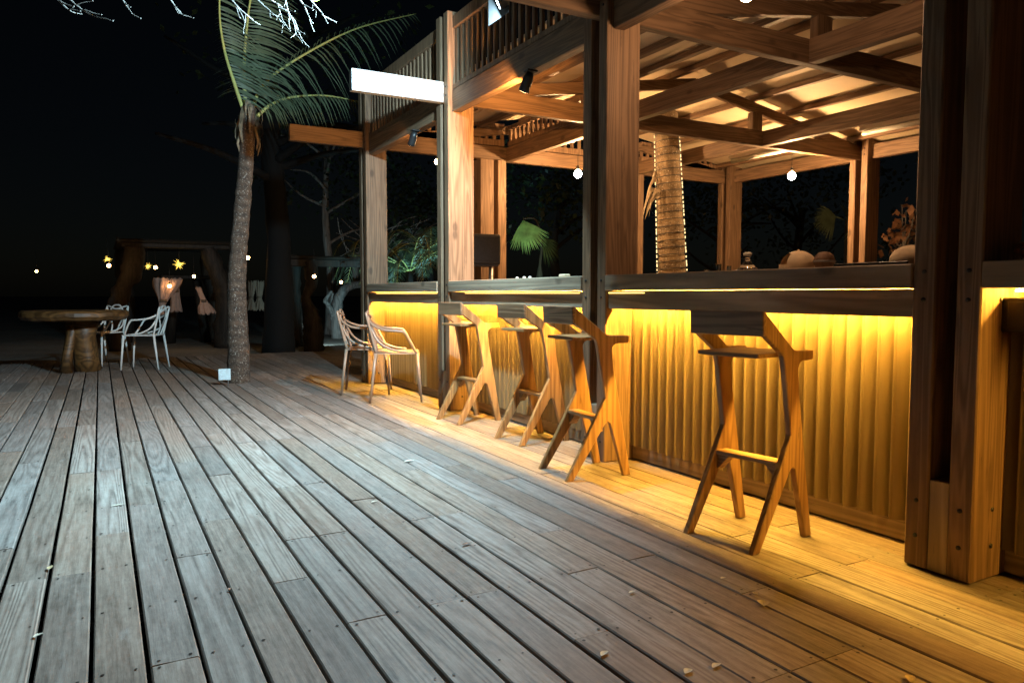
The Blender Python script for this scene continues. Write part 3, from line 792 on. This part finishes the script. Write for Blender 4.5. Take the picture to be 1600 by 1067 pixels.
m.build('leaves', M['limeleaf'], tr, world=True)

# ------------------------------------------------------------------ plaque at the palm's foot
pq = thing('ground_plaque', 'small pale blue square plaque on a stake at the palm foot', 'sign', (P(351, 592, 8.5).x, 8.5, 0))
rp = Matrix.Rotation(R(-22), 3, 'Z')
c = P(351, 585, 8.5); MB().box(-.062, .062, -.006, .006, c.z - .062, c.z + .062, .003).build('plate', M['plaque'], pq)
MB().box(.03, .04, .007, .016, -.16, c.z + .02, .001).build('stake', M['steel'], pq)
pq.rotation_euler.z = R(-14)

# ------------------------------------------------------------------ things on the counter
XC = 2.95
CT = 1.1085
p = PX(1168, 416, XC)
f = thing('glass_flask', 'clear cone shaped glass flask with round stopper on the counter', 'bottle', (p.x, p.y, CT))
MB().lathe([(.055, 0), (.06, .008), (.052, .022), (.026, .048), (.014, .062), (.0125, .082), (.017, .086)], seg=24).build('body', M['glass'], f)
MB().lathe([(.010, .0865), (.02, .09), (.021, .104), (.012, .109)], seg=18).build('stopper', M['white'], f)
p = PX(1247, 410, XC)
cp = thing('baseball_cap', 'cream cloth cap with an open back strap lying on the counter', 'cap', (p.x, p.y, CT))
m = MB(); n1, n2 = 20, 9; vs = []; fs = []
for j in range(n2):
    ph = math.pi / 2 * j / (n2 - 1)
    for i in range(n1):
        a = 2 * math.pi * i / n1; vs.append((.088 * math.cos(a) * math.cos(ph), .098 * math.sin(a) * math.cos(ph), .012 + .088 * math.sin(ph) ** .85))
for j in range(n2 - 1):
    for i in range(n1):
        a = 2 * math.pi * (i + .5) / n1; ph = math.pi / 2 * j / (n2 - 1)
        if math.cos(a - math.pi * 1.08) > .86 and .001 < ph < .85: continue      # adjuster opening
        i2 = (i + 1) % n1; fs.append([j * n1 + i, j * n1 + i2, (j + 1) * n1 + i2, (j + 1) * n1 + i])
m.add(vs, fs, 0, True); m.sphere((0, 0, .1), .007, 0, 1); m.build('crown', M['cream'], cp)
m = MB(); vs = []
for i in range(13):
    a = -1.05 + 2.1 * i / 12; b0 = Vector((.09 * math.cos(a), .098 * math.sin(a), .012)); b1_ = Vector((.09 * math.cos(a) + .075 * math.cos(a), .09 * math.sin(a), .004)); vs += [b0, b1_]
m.add(vs, [[2 * i, 2 * i + 1, 2 * i + 3, 2 * i + 2] for i in range(12)], 0, True); m.build('brim', M['cream'], cp)
cp.rotation_euler.z = R(-50)
p = PX(1288, 405, XC)
cb = thing('round_jar', 'round brown ball shaped jar right of the cream cap', 'jar', (p.x, p.y, CT))
MB().lathe([(.02, 0), (.036, .012), (.046, .032), (.047, .05), (.04, .07), (.024, .084), (.008, .088)], seg=22).build('body', M['coco'], cb)
MB().lathe([(.048, .038), (.0505, .041), (.0505, .045), (.048, .048)], seg=22).build('rim_band', M['steel'], cb)
# glasses
def tumbler(x, y, label, h=.03, r=.02, X=XC, mat='glass'):
    p = PX(x, y, X); m = MB(); m.lathe([(r * .8, 0), (r, h), (r * .9, h), (r * .72, .006)], seg=16)
    o = m.build('drinking_glass', M[mat]); o.location = (p.x, p.y, CT); tag(o, label, 'glass', 'small glasses on the counter'); return o
tumbler(1123, 417, 'small clear glass on the counter left of the flask', .062, .016, 3.1)
tumbler(1139, 416, 'small clear glass just left of the flask', .05, .014, 3.1)
tumbler(1104, 421, 'low glass on the counter right of the roof palm', .026, .016)
for x, lb in ((808, 'tiny pale pebble leftmost of three on the far counter'), (819, 'tiny pale pebble middle of three on the far counter'), (828, 'tiny pale pebble rightmost of three on the far counter')):
    p = PX(x, 433, 2.7); MB_ = MB().sphere((0, 0, .009), .0105, 0, 2, (1.2, 1, .85)); o = MB_.build('pebble', M['white']); o.location = (p.x, p.y, 1.1105); tag(o, lb, 'pebble', 'pale pebbles on the counter')
p = PX(882, 431, 2.7); m = MB(); m.box(-.028, .028, -.035, .035, 0, .022, .008)
o = m.build('soap_dish', M['cream']); o.location = (p.x, p.y, 1.1105); tag(o, 'small cream block lying on the counter left of the middle post', 'block')
p = PX(1383, 408, XC); m = MB(); m.box(-.14, .14, -.17, .17, 0, .012, .003).box(-.14, -.13, -.17, .17, .012, .024, .002).box(.13, .14, -.17, .17, .012, .024, .002)
o = m.build('serving_tray', M['black']); o.location = (p.x, p.y - .02, CT); tag(o, 'flat black tray on the counter beside the near dark post', 'tray')
p = PX(1424, 398, 3.05); m = MB(); m.lathe([(.08, 0), (.088, .016), (.084, .042), (.068, .066), (.04, .082), (.010, .088)], seg=22, fold=.02, nf=5)
o = m.build('cloth_bundle', M['cream']); o.location = (p.x, p.y, CT + .013); tag(o, 'rounded cream cloth bundle on the black tray by the near post', 'cloth')
p = PX(1600, 388, 2.78); m = MB()
pts = [];
for i in range(40):
    u = i / 39; a = u * 9; pts.append(Vector((.02 * u * math.cos(a) * 1.2 + .0, .03 * (1 - u) * math.cos(a) - .0, .034 + .03 * (1 - u) * math.sin(a))))
m.tube(pts, [.012 * (1 - .6 * i / 39) for i in range(40)], 8, jit=.3); m.tube([(0, .03, .02), (-.01, .055, .012)], [.006, .002], 6)
o = m.build('sea_shell', M['shell']); o.location = (p.x, p.y, 1.1105); tag(o, 'curled orange shell on the counter at the right edge', 'shell')

# loudspeaker on a stand, beyond the counter
p = P(750, 415, 7.3); sp_ = thing('loudspeaker', 'black loudspeaker box standing behind the far counter', 'loudspeaker', (p.x, p.y, 1.16))
a = P(729, 366, 7.3); b_ = P(771, 414, 7.3); hw = (b_.x - a.x) * .57; zt, zb = a.z - 1.16, b_.z - 1.16
MB().box(-hw, hw, -.14, .14, zb, zt, .015).build('cabinet', M['black'], sp_)
MB().box(-hw * .88, hw * .88, -.145, -.141, zb + .03, zt - .03, .002).build('grille', M['matte'], sp_)
ss = thing('speaker_stand', 'dark two legged stand holding up the loudspeaker', 'stand', (p.x, p.y, 0)); zz = 1.16 + zb
MB().box(-hw * .9, hw * .9, -.12, .12, zz - .02, zz - .002, .003).build('platform', M['black'], ss)
for s in (-1, 1): MB().tube([(s * hw * .72, 0, 0), (s * hw * .72, 0, zz - .02)], .022, 10).build('leg', M['steel'], ss)

# ------------------------------------------------------------------ litter on the deck
def fallen(x, y, L, w_, rz_, mat, label, group='leaf scraps on the deck', curl=.2):
    d = _F + _R * ((x - 800) / FPX) + _U * ((533.5 - y) / FPX); t = -EYE / d.z; p = Vector((0, 0, EYE)) + d * t
    m = MB(); K = 6; vs = []
    for q in range(K):
        u = q / (K - 1); ww = w_ * math.sin(math.pi * (.06 + .9 * u)) + .0008
        z = .004 + curl * .35 * L * (2 * u - 1) ** 2
        for s in (-1, 0, 1): vs.append((L * (u - .5), ww * s + .12 * L * math.sin(u * 3), z + (abs(s) * ww * .5)))
    m.add(vs, [[3 * q + k, 3 * q + k + 1, 3 * q + k + 4, 3 * q + k + 3] for q in range(K - 1) for k in (0, 1)], 0, True)
    o = m.build('fallen_leaf', M[mat]); o.location = (p.x, p.y, 0); o.rotation_euler.z = rz_; tag(o, label, 'leaf', group)
fallen(730, 852, .045, .008, .1, 'brownleaf', 'brown curled leaf alone on the open boards in mid deck')
fallen(1195, 946, .042, .019, .6, 'dryleaf', 'broad yellow curled leaf, largest scrap on the right of the deck', curl=.25)
fallen(1181, 929, .022, .008, 1.2, 'dryleaf', 'tiny yellow scrap just above the broad yellow leaf')
fallen(945, 1024, .035, .008, .35, 'paleleaf', 'pale oval leaf scrap at the bottom with a green stem')
fallen(1076, 1052, .032, .010, .2, 'paleleaf', 'pale oval leaf scrap, left of a pair at the bottom edge')
fallen(1120, 1043, .036, .008, .15, 'paleleaf', 'pale oval leaf scrap, right of a pair at the bottom edge')
fallen(80, 889, .04, .009, 1.3, 'dryleaf', 'small tan leaf lying on the boards at lower left')
fallen(185, 791, .06, .006, .1, 'paleleaf', 'thin twig like pale leaf bridging a gap at left')
fallen(60, 995, .03, .007, .6, 'paleleaf', 'pale leaf scrap over a gap near the bottom left corner')
fallen(1130, 905, .022, .006, 0, 'paleleaf', 'tiny pale scrap in mid right deck left of the tiny yellow scrap')
fallen(988, 927, .030, .005, .1, 'paleleaf', 'thin pale leaf sliver on the warm lit boards near stool feet')
fallen(585, 785, .035, .005, .2, 'paleleaf', 'thin pale scrap on a gap right of the bluish boards', curl=.1)
fallen(640, 722, .07, .012, .2, 'paleleaf', 'pale leaf scrap lying left of the third stool')
fallen(1425, 1064, .04, .012, .4, 'dryleaf', 'dry yellow leaf cut by the bottom edge at right')
fallen(360, 922, .02, .006, .9, 'brownleaf', 'tiny dark scrap on the boards at lower left centre')

# ------------------------------------------------------------------ dark garden beyond the deck
def gpt(x, y, z=-.16):
    d = _F + _R * ((x - 800) / FPX) + _U * ((533.5 - y) / FPX); t = (z - EYE) / d.z; return Vector((0, 0, EYE)) + d * t
def gnarl(pts, rad, seg=12, jit=.35, mb=None): return (mb or MB()).tube(smooth_path(pts, 6), [rad[min(int(i / 6), len(rad) - 2)] * (1 - (i % 6) / 6) + rad[min(int(i / 6) + 1, len(rad) - 1)] * ((i % 6) / 6) for i in range((len(pts) - 1) * 6 + 1)], seg, jit=jit)
# shelter with crooked trunk posts
Y1 = 17.0
s1 = thing('garden_shelter', 'dark shelter on crooked tree trunk posts behind the palm', 'shelter', (P(270, 500, Y1).x, Y1, -.16))
def gp(x, y, Y): return P(x, y, Y)
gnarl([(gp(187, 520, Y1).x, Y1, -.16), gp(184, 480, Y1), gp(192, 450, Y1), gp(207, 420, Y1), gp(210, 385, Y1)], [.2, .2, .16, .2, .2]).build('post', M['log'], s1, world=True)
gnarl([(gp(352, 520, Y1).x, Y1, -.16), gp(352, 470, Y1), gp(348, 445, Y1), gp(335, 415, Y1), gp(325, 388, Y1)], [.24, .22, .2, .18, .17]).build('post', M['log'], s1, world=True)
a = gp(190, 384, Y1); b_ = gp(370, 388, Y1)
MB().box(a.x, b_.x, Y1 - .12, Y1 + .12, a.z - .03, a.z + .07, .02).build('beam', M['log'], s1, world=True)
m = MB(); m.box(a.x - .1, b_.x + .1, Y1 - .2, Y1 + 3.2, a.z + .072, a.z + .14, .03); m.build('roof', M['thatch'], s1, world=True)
for x in (200, 352):
    q = gp(x, 450, Y1); gnarl([(q.x, Y1 + 2.8, -.16), (q.x + .1, Y1 + 2.8, .8), (q.x - .05, Y1 + 2.8, 1.6), (q.x, Y1 + 2.8, a.z + .1)], [.15, .13, .13, .14]).build('post', M['log'], s1, world=True)
# daybed under it, with tied curtains
db = thing('garden_table', 'dark low wooden table behind the tied curtains', 'table', (gp(295, 500, 19).x, 19, -.16))
a = gp(250, 430, 19); b_ = gp(330, 430, 19)
MB().box(a.x, b_.x, 18.6, 19.4, 1.35, 1.43, .01).build('tabletop', M['log'], db, world=True)
for x in (262, 320): q = gp(x, 430, 19); MB().tube([(q.x + (.3 if x < 290 else -.3) * 0, 19, -.16), (q.x + (.18 if x < 290 else -.18), 19, 1.35)], [.12, .1], 10, jit=.3).build('leg', M['log'], db, world=True)
def curtain(x, ytop, ymid, ybot, Y, wtop, wmid, wbot, label, lean=0):
    a = gp(x, ytop, Y); mdl = gp(x + lean * .6, ymid, Y); b = gp(x + lean, ybot, Y); t = thing('tied_curtain', label, 'curtain', (b.x, Y, b.z), 0, 'pale tied curtains of the garden shelters')
    pts = smooth_path([a, a.lerp(mdl, .35), mdl, mdl.lerp(b, .5), b], 5); rs = smooth_path([Vector((wtop, 0, 0)), Vector((wtop * .9, 0, 0)), Vector((wmid, 0, 0)), Vector((wbot * .8, 0, 0)), Vector((wbot, 0, 0))], 5)
    m = MB(); sg = 36; vs = []; nP = len(pts); ph0 = x * .7
    for i, p in enumerate(pts):
        q = max(.012, rs[i].x)
        for k in range(sg):
            a_ = 2 * math.pi * k / sg; rr_ = q * (1 + .26 * math.sin(9 * a_ + ph0 + i * .12) + .10 * math.sin(4 * a_ + ph0 * 2))
            vs.append(p + Vector((rr_ * math.cos(a_), rr_ * .55 * math.sin(a_), .03 * math.sin(9 * a_) if i in (0, nP - 1) else 0)))
    m.add(vs, [[i * sg + k, i * sg + (k + 1) % sg, (i + 1) * sg + (k + 1) % sg, (i + 1) * sg + k] for i in range(nP - 1) for k in range(sg)], 0, True)
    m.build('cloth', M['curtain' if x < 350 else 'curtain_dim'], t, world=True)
    m = MB(); m.tube([mdl + Vector((0, 0, .03)), mdl - Vector((0, 0, .03))], [wmid * 1.05, wmid * 1.05], 12); m.build('tie', M['curtain_dim'], t, world=True)
curtain(262, 436, 470, 491, 16.2, .21, .07, .055, 'wide pinkish curtain bunched to a point above the white chair', -12)
curtain(272, 440, 455, 486, 17.8, .10, .07, .11, 'narrow pinkish curtain just right of the wide bunched one', 3)
curtain(310, 450, 470, 490, 16.6, .05, .055, .15, 'slanting pinkish curtain flaring at its foot left of the palm', 14)
curtain(394, 440, 466, 484, 18.5, .09, .05, .12, 'thin brown curtain right of the palm trunk, left of a pair', -3)
curtain(405, 440, 466, 484, 18.5, .09, .05, .12, 'thin brown curtain right of the palm trunk, right of a pair', 0)
# lower shelter near the bar corner
Y2 = 12.6; b0 = gpt(490, 549)
Y2 = b0.y
s2 = thing('low_shelter', 'low dark shelter with a knotted trunk post beside the bar corner', 'shelter', (b0.x, Y2, -.16))
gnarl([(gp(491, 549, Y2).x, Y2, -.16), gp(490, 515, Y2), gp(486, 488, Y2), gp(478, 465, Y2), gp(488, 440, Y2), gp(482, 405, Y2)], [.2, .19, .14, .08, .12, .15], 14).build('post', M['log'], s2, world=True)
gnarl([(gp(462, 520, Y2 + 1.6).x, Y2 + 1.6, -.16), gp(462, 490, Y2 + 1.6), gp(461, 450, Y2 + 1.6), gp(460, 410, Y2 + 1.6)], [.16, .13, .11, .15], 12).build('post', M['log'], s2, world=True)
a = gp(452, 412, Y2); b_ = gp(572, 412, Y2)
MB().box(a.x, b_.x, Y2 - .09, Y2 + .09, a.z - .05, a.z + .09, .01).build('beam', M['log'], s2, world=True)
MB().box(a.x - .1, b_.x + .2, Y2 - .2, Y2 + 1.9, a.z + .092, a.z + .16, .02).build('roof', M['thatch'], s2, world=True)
# big dark trunk
def trunk_tree(x, Y, base_y, r, label, crown, h=6.5, seed=0, mat='darkbark', lean=0, leafn=900, cr=2.2, leafmat_='leaf', name='dark_tree'):
    rnd = random.Random(seed); b = gp(x, 500, Y); t = thing(name, label, 'tree', (b.x, Y, -.16), 0, 'dark trees beyond the deck')
    pts = [Vector((b.x, Y, -.16)), Vector((b.x + .05 + lean * .3, Y, h * .3)), Vector((b.x - .05 + lean * .7, Y + .1, h * .6)), Vector((b.x + lean, Y, h))]
    m = gnarl(pts, [r * 1.35, r, r * .85, r * .5], 12, .25)
    for k in range(7):
        z = h * rnd.uniform(.45, .95); p0 = Vector((b.x + lean * z / h, Y, z)); a = rnd.uniform(0, 6.28); L = cr * rnd.uniform(.6, 1)
        m.tube(smooth_path([p0, p0 + Vector((math.cos(a) * L * .5, math.sin(a) * L * .5, .4)), p0 + Vector((math.cos(a) * L, math.sin(a) * L, rnd.uniform(.2, 1.2)))], 4), [r * .4 * (1 - .09 * i) for i in range(9)], 6)
    m.build('trunk', M[mat], t, world=True)
    if crown:
        m = MB(); cl = [Vector((b.x + lean + rnd.gauss(0, cr * .5), Y + rnd.gauss(0, cr * .5), h + rnd.gauss(.2, cr * .4))) for _ in range(16)]
        for k in range(leafn):
            c = rnd.choice(cl); p = c + Vector((rnd.gauss(0, .4), rnd.gauss(0, .4), rnd.gauss(0, .3))); L = rnd.uniform(.09, .2)
            d = Vector((rnd.uniform(-1, 1), rnd.uniform(-1, 1), rnd.uniform(-1, .4))).normalized(); s_ = d.cross(Vector((rnd.uniform(-1, 1), rnd.uniform(-1, 1), 1))).normalized() * L * .3
            m.add([p, p + d * L * .5 + s_, p + d * L, p + d * L * .5 - s_], [[0, 1, 2, 3]])
        m.build('crown', M[leafmat_], t, world=True)
    return t
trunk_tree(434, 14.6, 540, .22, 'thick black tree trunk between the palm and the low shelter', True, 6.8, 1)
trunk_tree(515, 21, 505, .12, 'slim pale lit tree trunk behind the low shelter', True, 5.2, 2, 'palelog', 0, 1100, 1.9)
# curving pale driftwood limbs
dt = thing('twisted_tree', 'pale twisted low tree with arching limbs left of the bar corner post', 'tree', (gp(527, 505, 19).x, 19, -.16))
m = gnarl([(gp(527, 508, 19).x, 19, -.16), gp(526, 490, 19), gp(530, 465, 19), gp(545, 448, 19), gp(575, 442, 19)], [.17, .15, .13, .11, .09], 10, .25)
gnarl([gp(528, 478, 19), gp(536, 452, 19.2), gp(553, 440, 19.3), gp(556, 415, 19.3), gp(558, 395, 19.3)], [.1, .11, .1, .09, .06], 8, .25, m)
gnarl([gp(522, 495, 19), gp(512, 475, 18.8), gp(508, 470, 18.8), gp(518, 455, 18.8)], [.09, .06, .05, .04], 8, .25, m)
gnarl([gp(520, 500, 19), gp(517, 478, 19.1), gp(520, 458, 19.1)], [.07, .05, .03], 8, .25, m)
m.build('trunk', M['palelog'], dt, world=True)
m = MB(); rnd = random.Random(31)
for k in range(34):
    x = rnd.uniform(525, 700); y = rnd.uniform(330, 420); p0 = gp(rnd.uniform(550, 640), rnd.uniform(405, 440), 19.2); p1 = gp(x, y, 19 + rnd.uniform(-1, 1)); mid = p0.lerp(p1, .5) + Vector((rnd.uniform(-.4, .4), 0, rnd.uniform(-.1, .5)))
    m.tube(smooth_path([p0, mid, p1], 5), [.022 - .0016 * i for i in range(11)], 5)
m.build('branches', M['palelog'], dt, world=True)

# spiky teal-lit palm thicket seen between the corner posts
def spiky(x, y, Y, Rr, label, name='spiky_palm', n=15, mat='frond', seed=0, up=.9, dr=.5, ll=.26, stalk=True):
    rnd = random.Random(seed); c = gp(x, y, Y); t = thing(name, label, 'palm', (c.x, Y, -.16), 0, 'low palms beyond the bar')
    MB().tube([(c.x, Y, -.16), (c.x + .03, Y, c.z * .5), (c.x, Y, c.z)], [.09, .07, .07], 10, jit=.2).build('trunk', M['darkbark'], t, world=True)
    for k in range(n):
        a = 2 * math.pi * k / n + rnd.uniform(-.2, .2); e = rnd.uniform(.1, up); L = Rr * rnd.uniform(.75, 1.1)
        o = Vector((math.cos(a), math.sin(a), 0)); pts = [c, c + o * L * .4 + Vector((0, 0, L * e * .55)), c + o * L * .75 + Vector((0, 0, L * e * .6)), c + o * L + Vector((0, 0, L * (e * .6 - dr)))]
        frond(pts, ll * Rr, Vector((-math.sin(a), math.cos(a), .25)).normalized(), mat, t, 26, .5, .7, .012, .1, .010, seed * 50 + k)
    return t
spiky(640, 425, 14.0, 1.15, 'teal lit feathery palm between the two far bar posts', seed=1, n=17)
spiky(592, 420, 16.0, 1.2, 'teal lit palm half hidden behind the corner post', seed=2, n=13)
spiky(672, 400, 16.5, 1.3, 'dim feathery palm against the second far post', seed=3, n=13)
# the bright green fan leaf
def fanleaf(m, c, Rr, nrm, up, n=26, spread=R(150), rnd=random, mi=0, droop=.25):
    nrm = nrm.normalized(); u = (up - nrm * up.dot(nrm)).normalized(); s = u.cross(nrm)
    for i in range(n):
        a = -spread / 2 + spread * i / (n - 1); d = u * math.cos(a) + s * math.sin(a); L = Rr * (1 - .18 * abs(a) / spread) * rnd.uniform(.9, 1.06); wv = nrm.cross(d).normalized()
        vs = []
        for q in range(5):
            t = q / 4; cc = c + d * L * t + Vector((0, 0, -droop * L * t * t)) + nrm * .03 * Rr * (i % 2); ww = Rr * .045 * (t * 1.6 + .1 if t < .45 else (1 - t) * 1.45 + .02); vs += [cc - wv * ww, cc + wv * ww]
        m.add(vs, [[2 * q, 2 * q + 1, 2 * q + 3, 2 * q + 2] for q in range(4)], mi)
YF = 10.2
c = gp(815, 338, YF)
fp = thing('fan_palm', 'bright green lit fan palm leaf hanging in the dark behind the bar', 'palm', (gp(845, 430, YF).x, YF, -.16))
m = MB(); rnd = random.Random(4)
fanleaf(m, gp(817, 345, YF), .56, Vector((-.25, -1, .25)), Vector((.30, 0, -1)), 26, R(95), rnd, droop=.0)
m.build('leaf', M['fan'], fp, world=True)
m = MB(); m.tube(smooth_path([(gp(845, 430, YF).x, YF, -.16), gp(843, 430, YF), gp(846, 385, YF), gp(838, 345, YF), gp(817, 342, YF)], 5), [.05] * 6 + [.022 - .0006 * i for i in range(15)], 8); m.build('stalk', M['darkbark'], fp, world=True)
m = MB(); fanleaf(m, gp(848, 375, YF + .1), .4, Vector((.2, -1, .3)), Vector((.6, .2, -.7)), 16, R(110), rnd, droop=.2); m.build('leaf', M['leaf'], fp, world=True)
# shrubs behind the right part of the bar
op = thing('fan_palm', 'dim olive fan palm seen right of the hanging bulb', 'palm', (gp(1325, 400, 8.0).x, 8.0, -.16), 0, None)
m = MB(); c = gp(1325, 345, 8.0); rnd = random.Random(12); m.tube([(c.x, 8.0, -.16), (c.x, 8.0, c.z)], .05, 8); m.build('trunk', M['darkbark'], op, world=True)
for k in range(9):
    a = rnd.uniform(0, 6.28); o = Vector((math.cos(a), math.sin(a), rnd.uniform(-.5, .6))).normalized(); e = c + o * .28
    m = MB(); m.tube([c, e], .008, 5, 0); fanleaf(m, e, .42, Vector((o.x * .3, -1, .4)), o + Vector((0, 0, -.25)), 16, R(120), rnd, droop=.3); m.build('leaf', M['frond'], op, world=True)
rs = thing('copper_shrub', 'copper leaved shrub lit orange behind the right back post', 'shrub', (gp(1412, 400, 6.3).x, 6.3, -.16))
c = gp(1412, 392, 6.3); m = MB(); rnd = random.Random(15); tips = []
for k in range(9):
    e = gp(rnd.uniform(1380, 1450), rnd.uniform(315, 375), 6.3 + rnd.uniform(-.4, .4)); m.tube(smooth_path([Vector((c.x, c.y, -.16)), c + Vector((0, 0, -.1)), c.lerp(e, .55) + Vector((0, 0, -.05)), e], 4), [.022 - .0014 * i for i in range(13)], 6); tips.append((c, e))
m.build('stem', M['twig'], rs, world=True)
m = MB()
for k in range(150):
    a_, b2_ = rnd.choice(tips); p = a_.lerp(b2_, rnd.uniform(.35, 1.05)) + Vector((rnd.gauss(0, .09), rnd.gauss(0, .1), rnd.gauss(0, .07))); L = rnd.uniform(.08, .17)
    d = Vector((rnd.uniform(-1, 1), rnd.uniform(-1, .3), rnd.uniform(-.9, .7))).normalized(); s_ = d.cross(Vector((rnd.uniform(-1, 1), rnd.uniform(-1, 1), 1))).normalized() * L * .3
    m.add([p, p + d * L * .45 + s_, p + d * L, p + d * L * .45 - s_], [[0, 1, 2, 3]])
m.build('foliage', M['redleaf'], rs, world=True)
for x, Y, sd, lb in ((1250, 13, 41, 'dark bushy tree behind the bar right of the flask'), (870, 15, 42, 'dark bushy tree behind the bar left of the middle post'), (1130, 14, 43, 'dark bushy tree behind the roof palm'), (660, 20, 44, 'dark bushy tree far behind the teal palms')):
    trunk_tree(x, Y, 500, .14, lb, True, 3.2, sd, leafn=1400, cr=1.9)

# garden lamps that light those plants
def garden_lamp(loc, target, e, colr, label, ang=80):
    t = thing('garden_spotlight', label, 'spotlight', (loc[0], loc[1], -.16), 0, 'garden spotlights in the planting')
    l = Vector(loc); d = (Vector(target) - l).normalized()
    MB().tube([(0, 0, 0), (0, 0, loc[2] + .12)], .012, 6).build('spike', M['black'], t)
    a = Vector((0, 0, loc[2] + .16)); MB().tube([a - d * .05, a + d * .06], [.035, .045], 12).build('lamp_body', M['black'], t)
    lamp('garden_light', 'SPOT', l + d * .09, e, colr, t, target, .03, ang, .5)
garden_lamp((5.3, 12.6, .15), gp(640, 395, 15.5), 300, (.35, .85, 1), 'small garden spotlight hidden behind the counter lighting the teal palms', 95)
garden_lamp((gp(500, 430, 16).x, 16.0, .12), gp(530, 430, 20), 90, (.6, .9, 1), 'small garden spotlight behind the low shelter', 120)
fpx = gp(822, 370, YF); garden_lamp((fpx.x - .3, YF - 1.1, .35), (fpx.x, YF, fpx.z), 170, (.45, 1, .75), 'small garden spotlight under the bright fan palm leaf', 50)

# ------------------------------------------------------------------ far bulbs and star lanterns
def far_bulb(x, y, Y, label, r=.03):
    r *= .8
    c = gp(x, y, Y); t = thing('far_bulb', label, 'lamp', c, 0, 'small warm bulbs strung beyond the deck')
    MB().sphere((0, 0, 0), r, 0, 2).build('bulb', M['bulb_far'], t); MB().lathe([(.014, r * .9), (.014, r + .04), (.004, r + .05)], seg=8).build('socket', M['black'], t)
    MB().tube([(0, 0, r + .04), (0, 0, .45)], .004, 5).build('cord', M['black'], t)
far_bulb(57, 424, 20, 'lone small warm bulb far at the left over the log table', .035)
far_bulb(170, 415, 16.5, 'warm bulb against the left crooked shelter post', .045)
far_bulb(243, 418, 17.5, 'warm bulb right of the left star lantern', .045)
far_bulb(303, 432, 16.3, 'warm bulb just below the right star lantern', .038)
far_bulb(265, 447, 16.0, 'warm bulb shining through the wide bunched curtain top', .04)
far_bulb(387, 403, 15.5, 'warm bulb right beside the palm trunk', .05)
far_bulb(491, 432, 12.2, 'warm bulb in front of the knotted trunk post', .036)
far_bulb(533, 441, 14.0, 'warm bulb before the pale arching limbs', .036)
def star(x, y, Y, Rr, label, sd):
    rnd = random.Random(sd); c = gp(x, y, Y); t = thing('star_lantern', label, 'lantern', c, 0, 'spiky yellow star lanterns')
    MB().sphere((0, 0, 0), Rr * .3, 0, 2).build('core', M['star'], t); m = MB()
    for k in range(26):
        d = Vector((rnd.gauss(0, 1), rnd.gauss(0, 1), rnd.gauss(0, .7))).normalized(); s_ = d.cross(Vector((.3, .5, 1))).normalized() * Rr * .09; L = Rr * rnd.uniform(.6, 1.1); q = d.cross(s_).normalized() * Rr * .09
        m.add([s_, -s_, q, d * L], [[0, 2, 3], [2, 1, 3], [1, 0, 3]])
    m.build('spikes', M['star'], t); MB().tube([(0, 0, Rr * .2), (0, 0, .5)], .004, 5).build('cord', M['black'], t)
star(231, 416, 17.6, .10, 'spiky yellow star lantern left of the two', 1)
star(280, 413, 17.0, .135, 'larger spiky yellow star lantern right of the two', 2)
star(168, 405, 16.4, .09, 'tiny yellow star lantern on the left shelter post', 3)

# ------------------------------------------------------------------ render settings
sc.view_settings.view_transform = 'Standard'; sc.view_settings.look = 'None'; sc.view_settings.exposure = 0; sc.view_settings.gamma = 1
sc.render.engine = 'CYCLES'
sc.cycles.use_denoising = True
sc.cycles.use_adaptive_sampling = True
sc.cycles.sample_clamp_indirect = 6
sc.cycles.max_bounces = 6
sc.cycles.use_light_tree = True
sc.cycles.caustics_reflective = False; sc.cycles.caustics_refractive = False
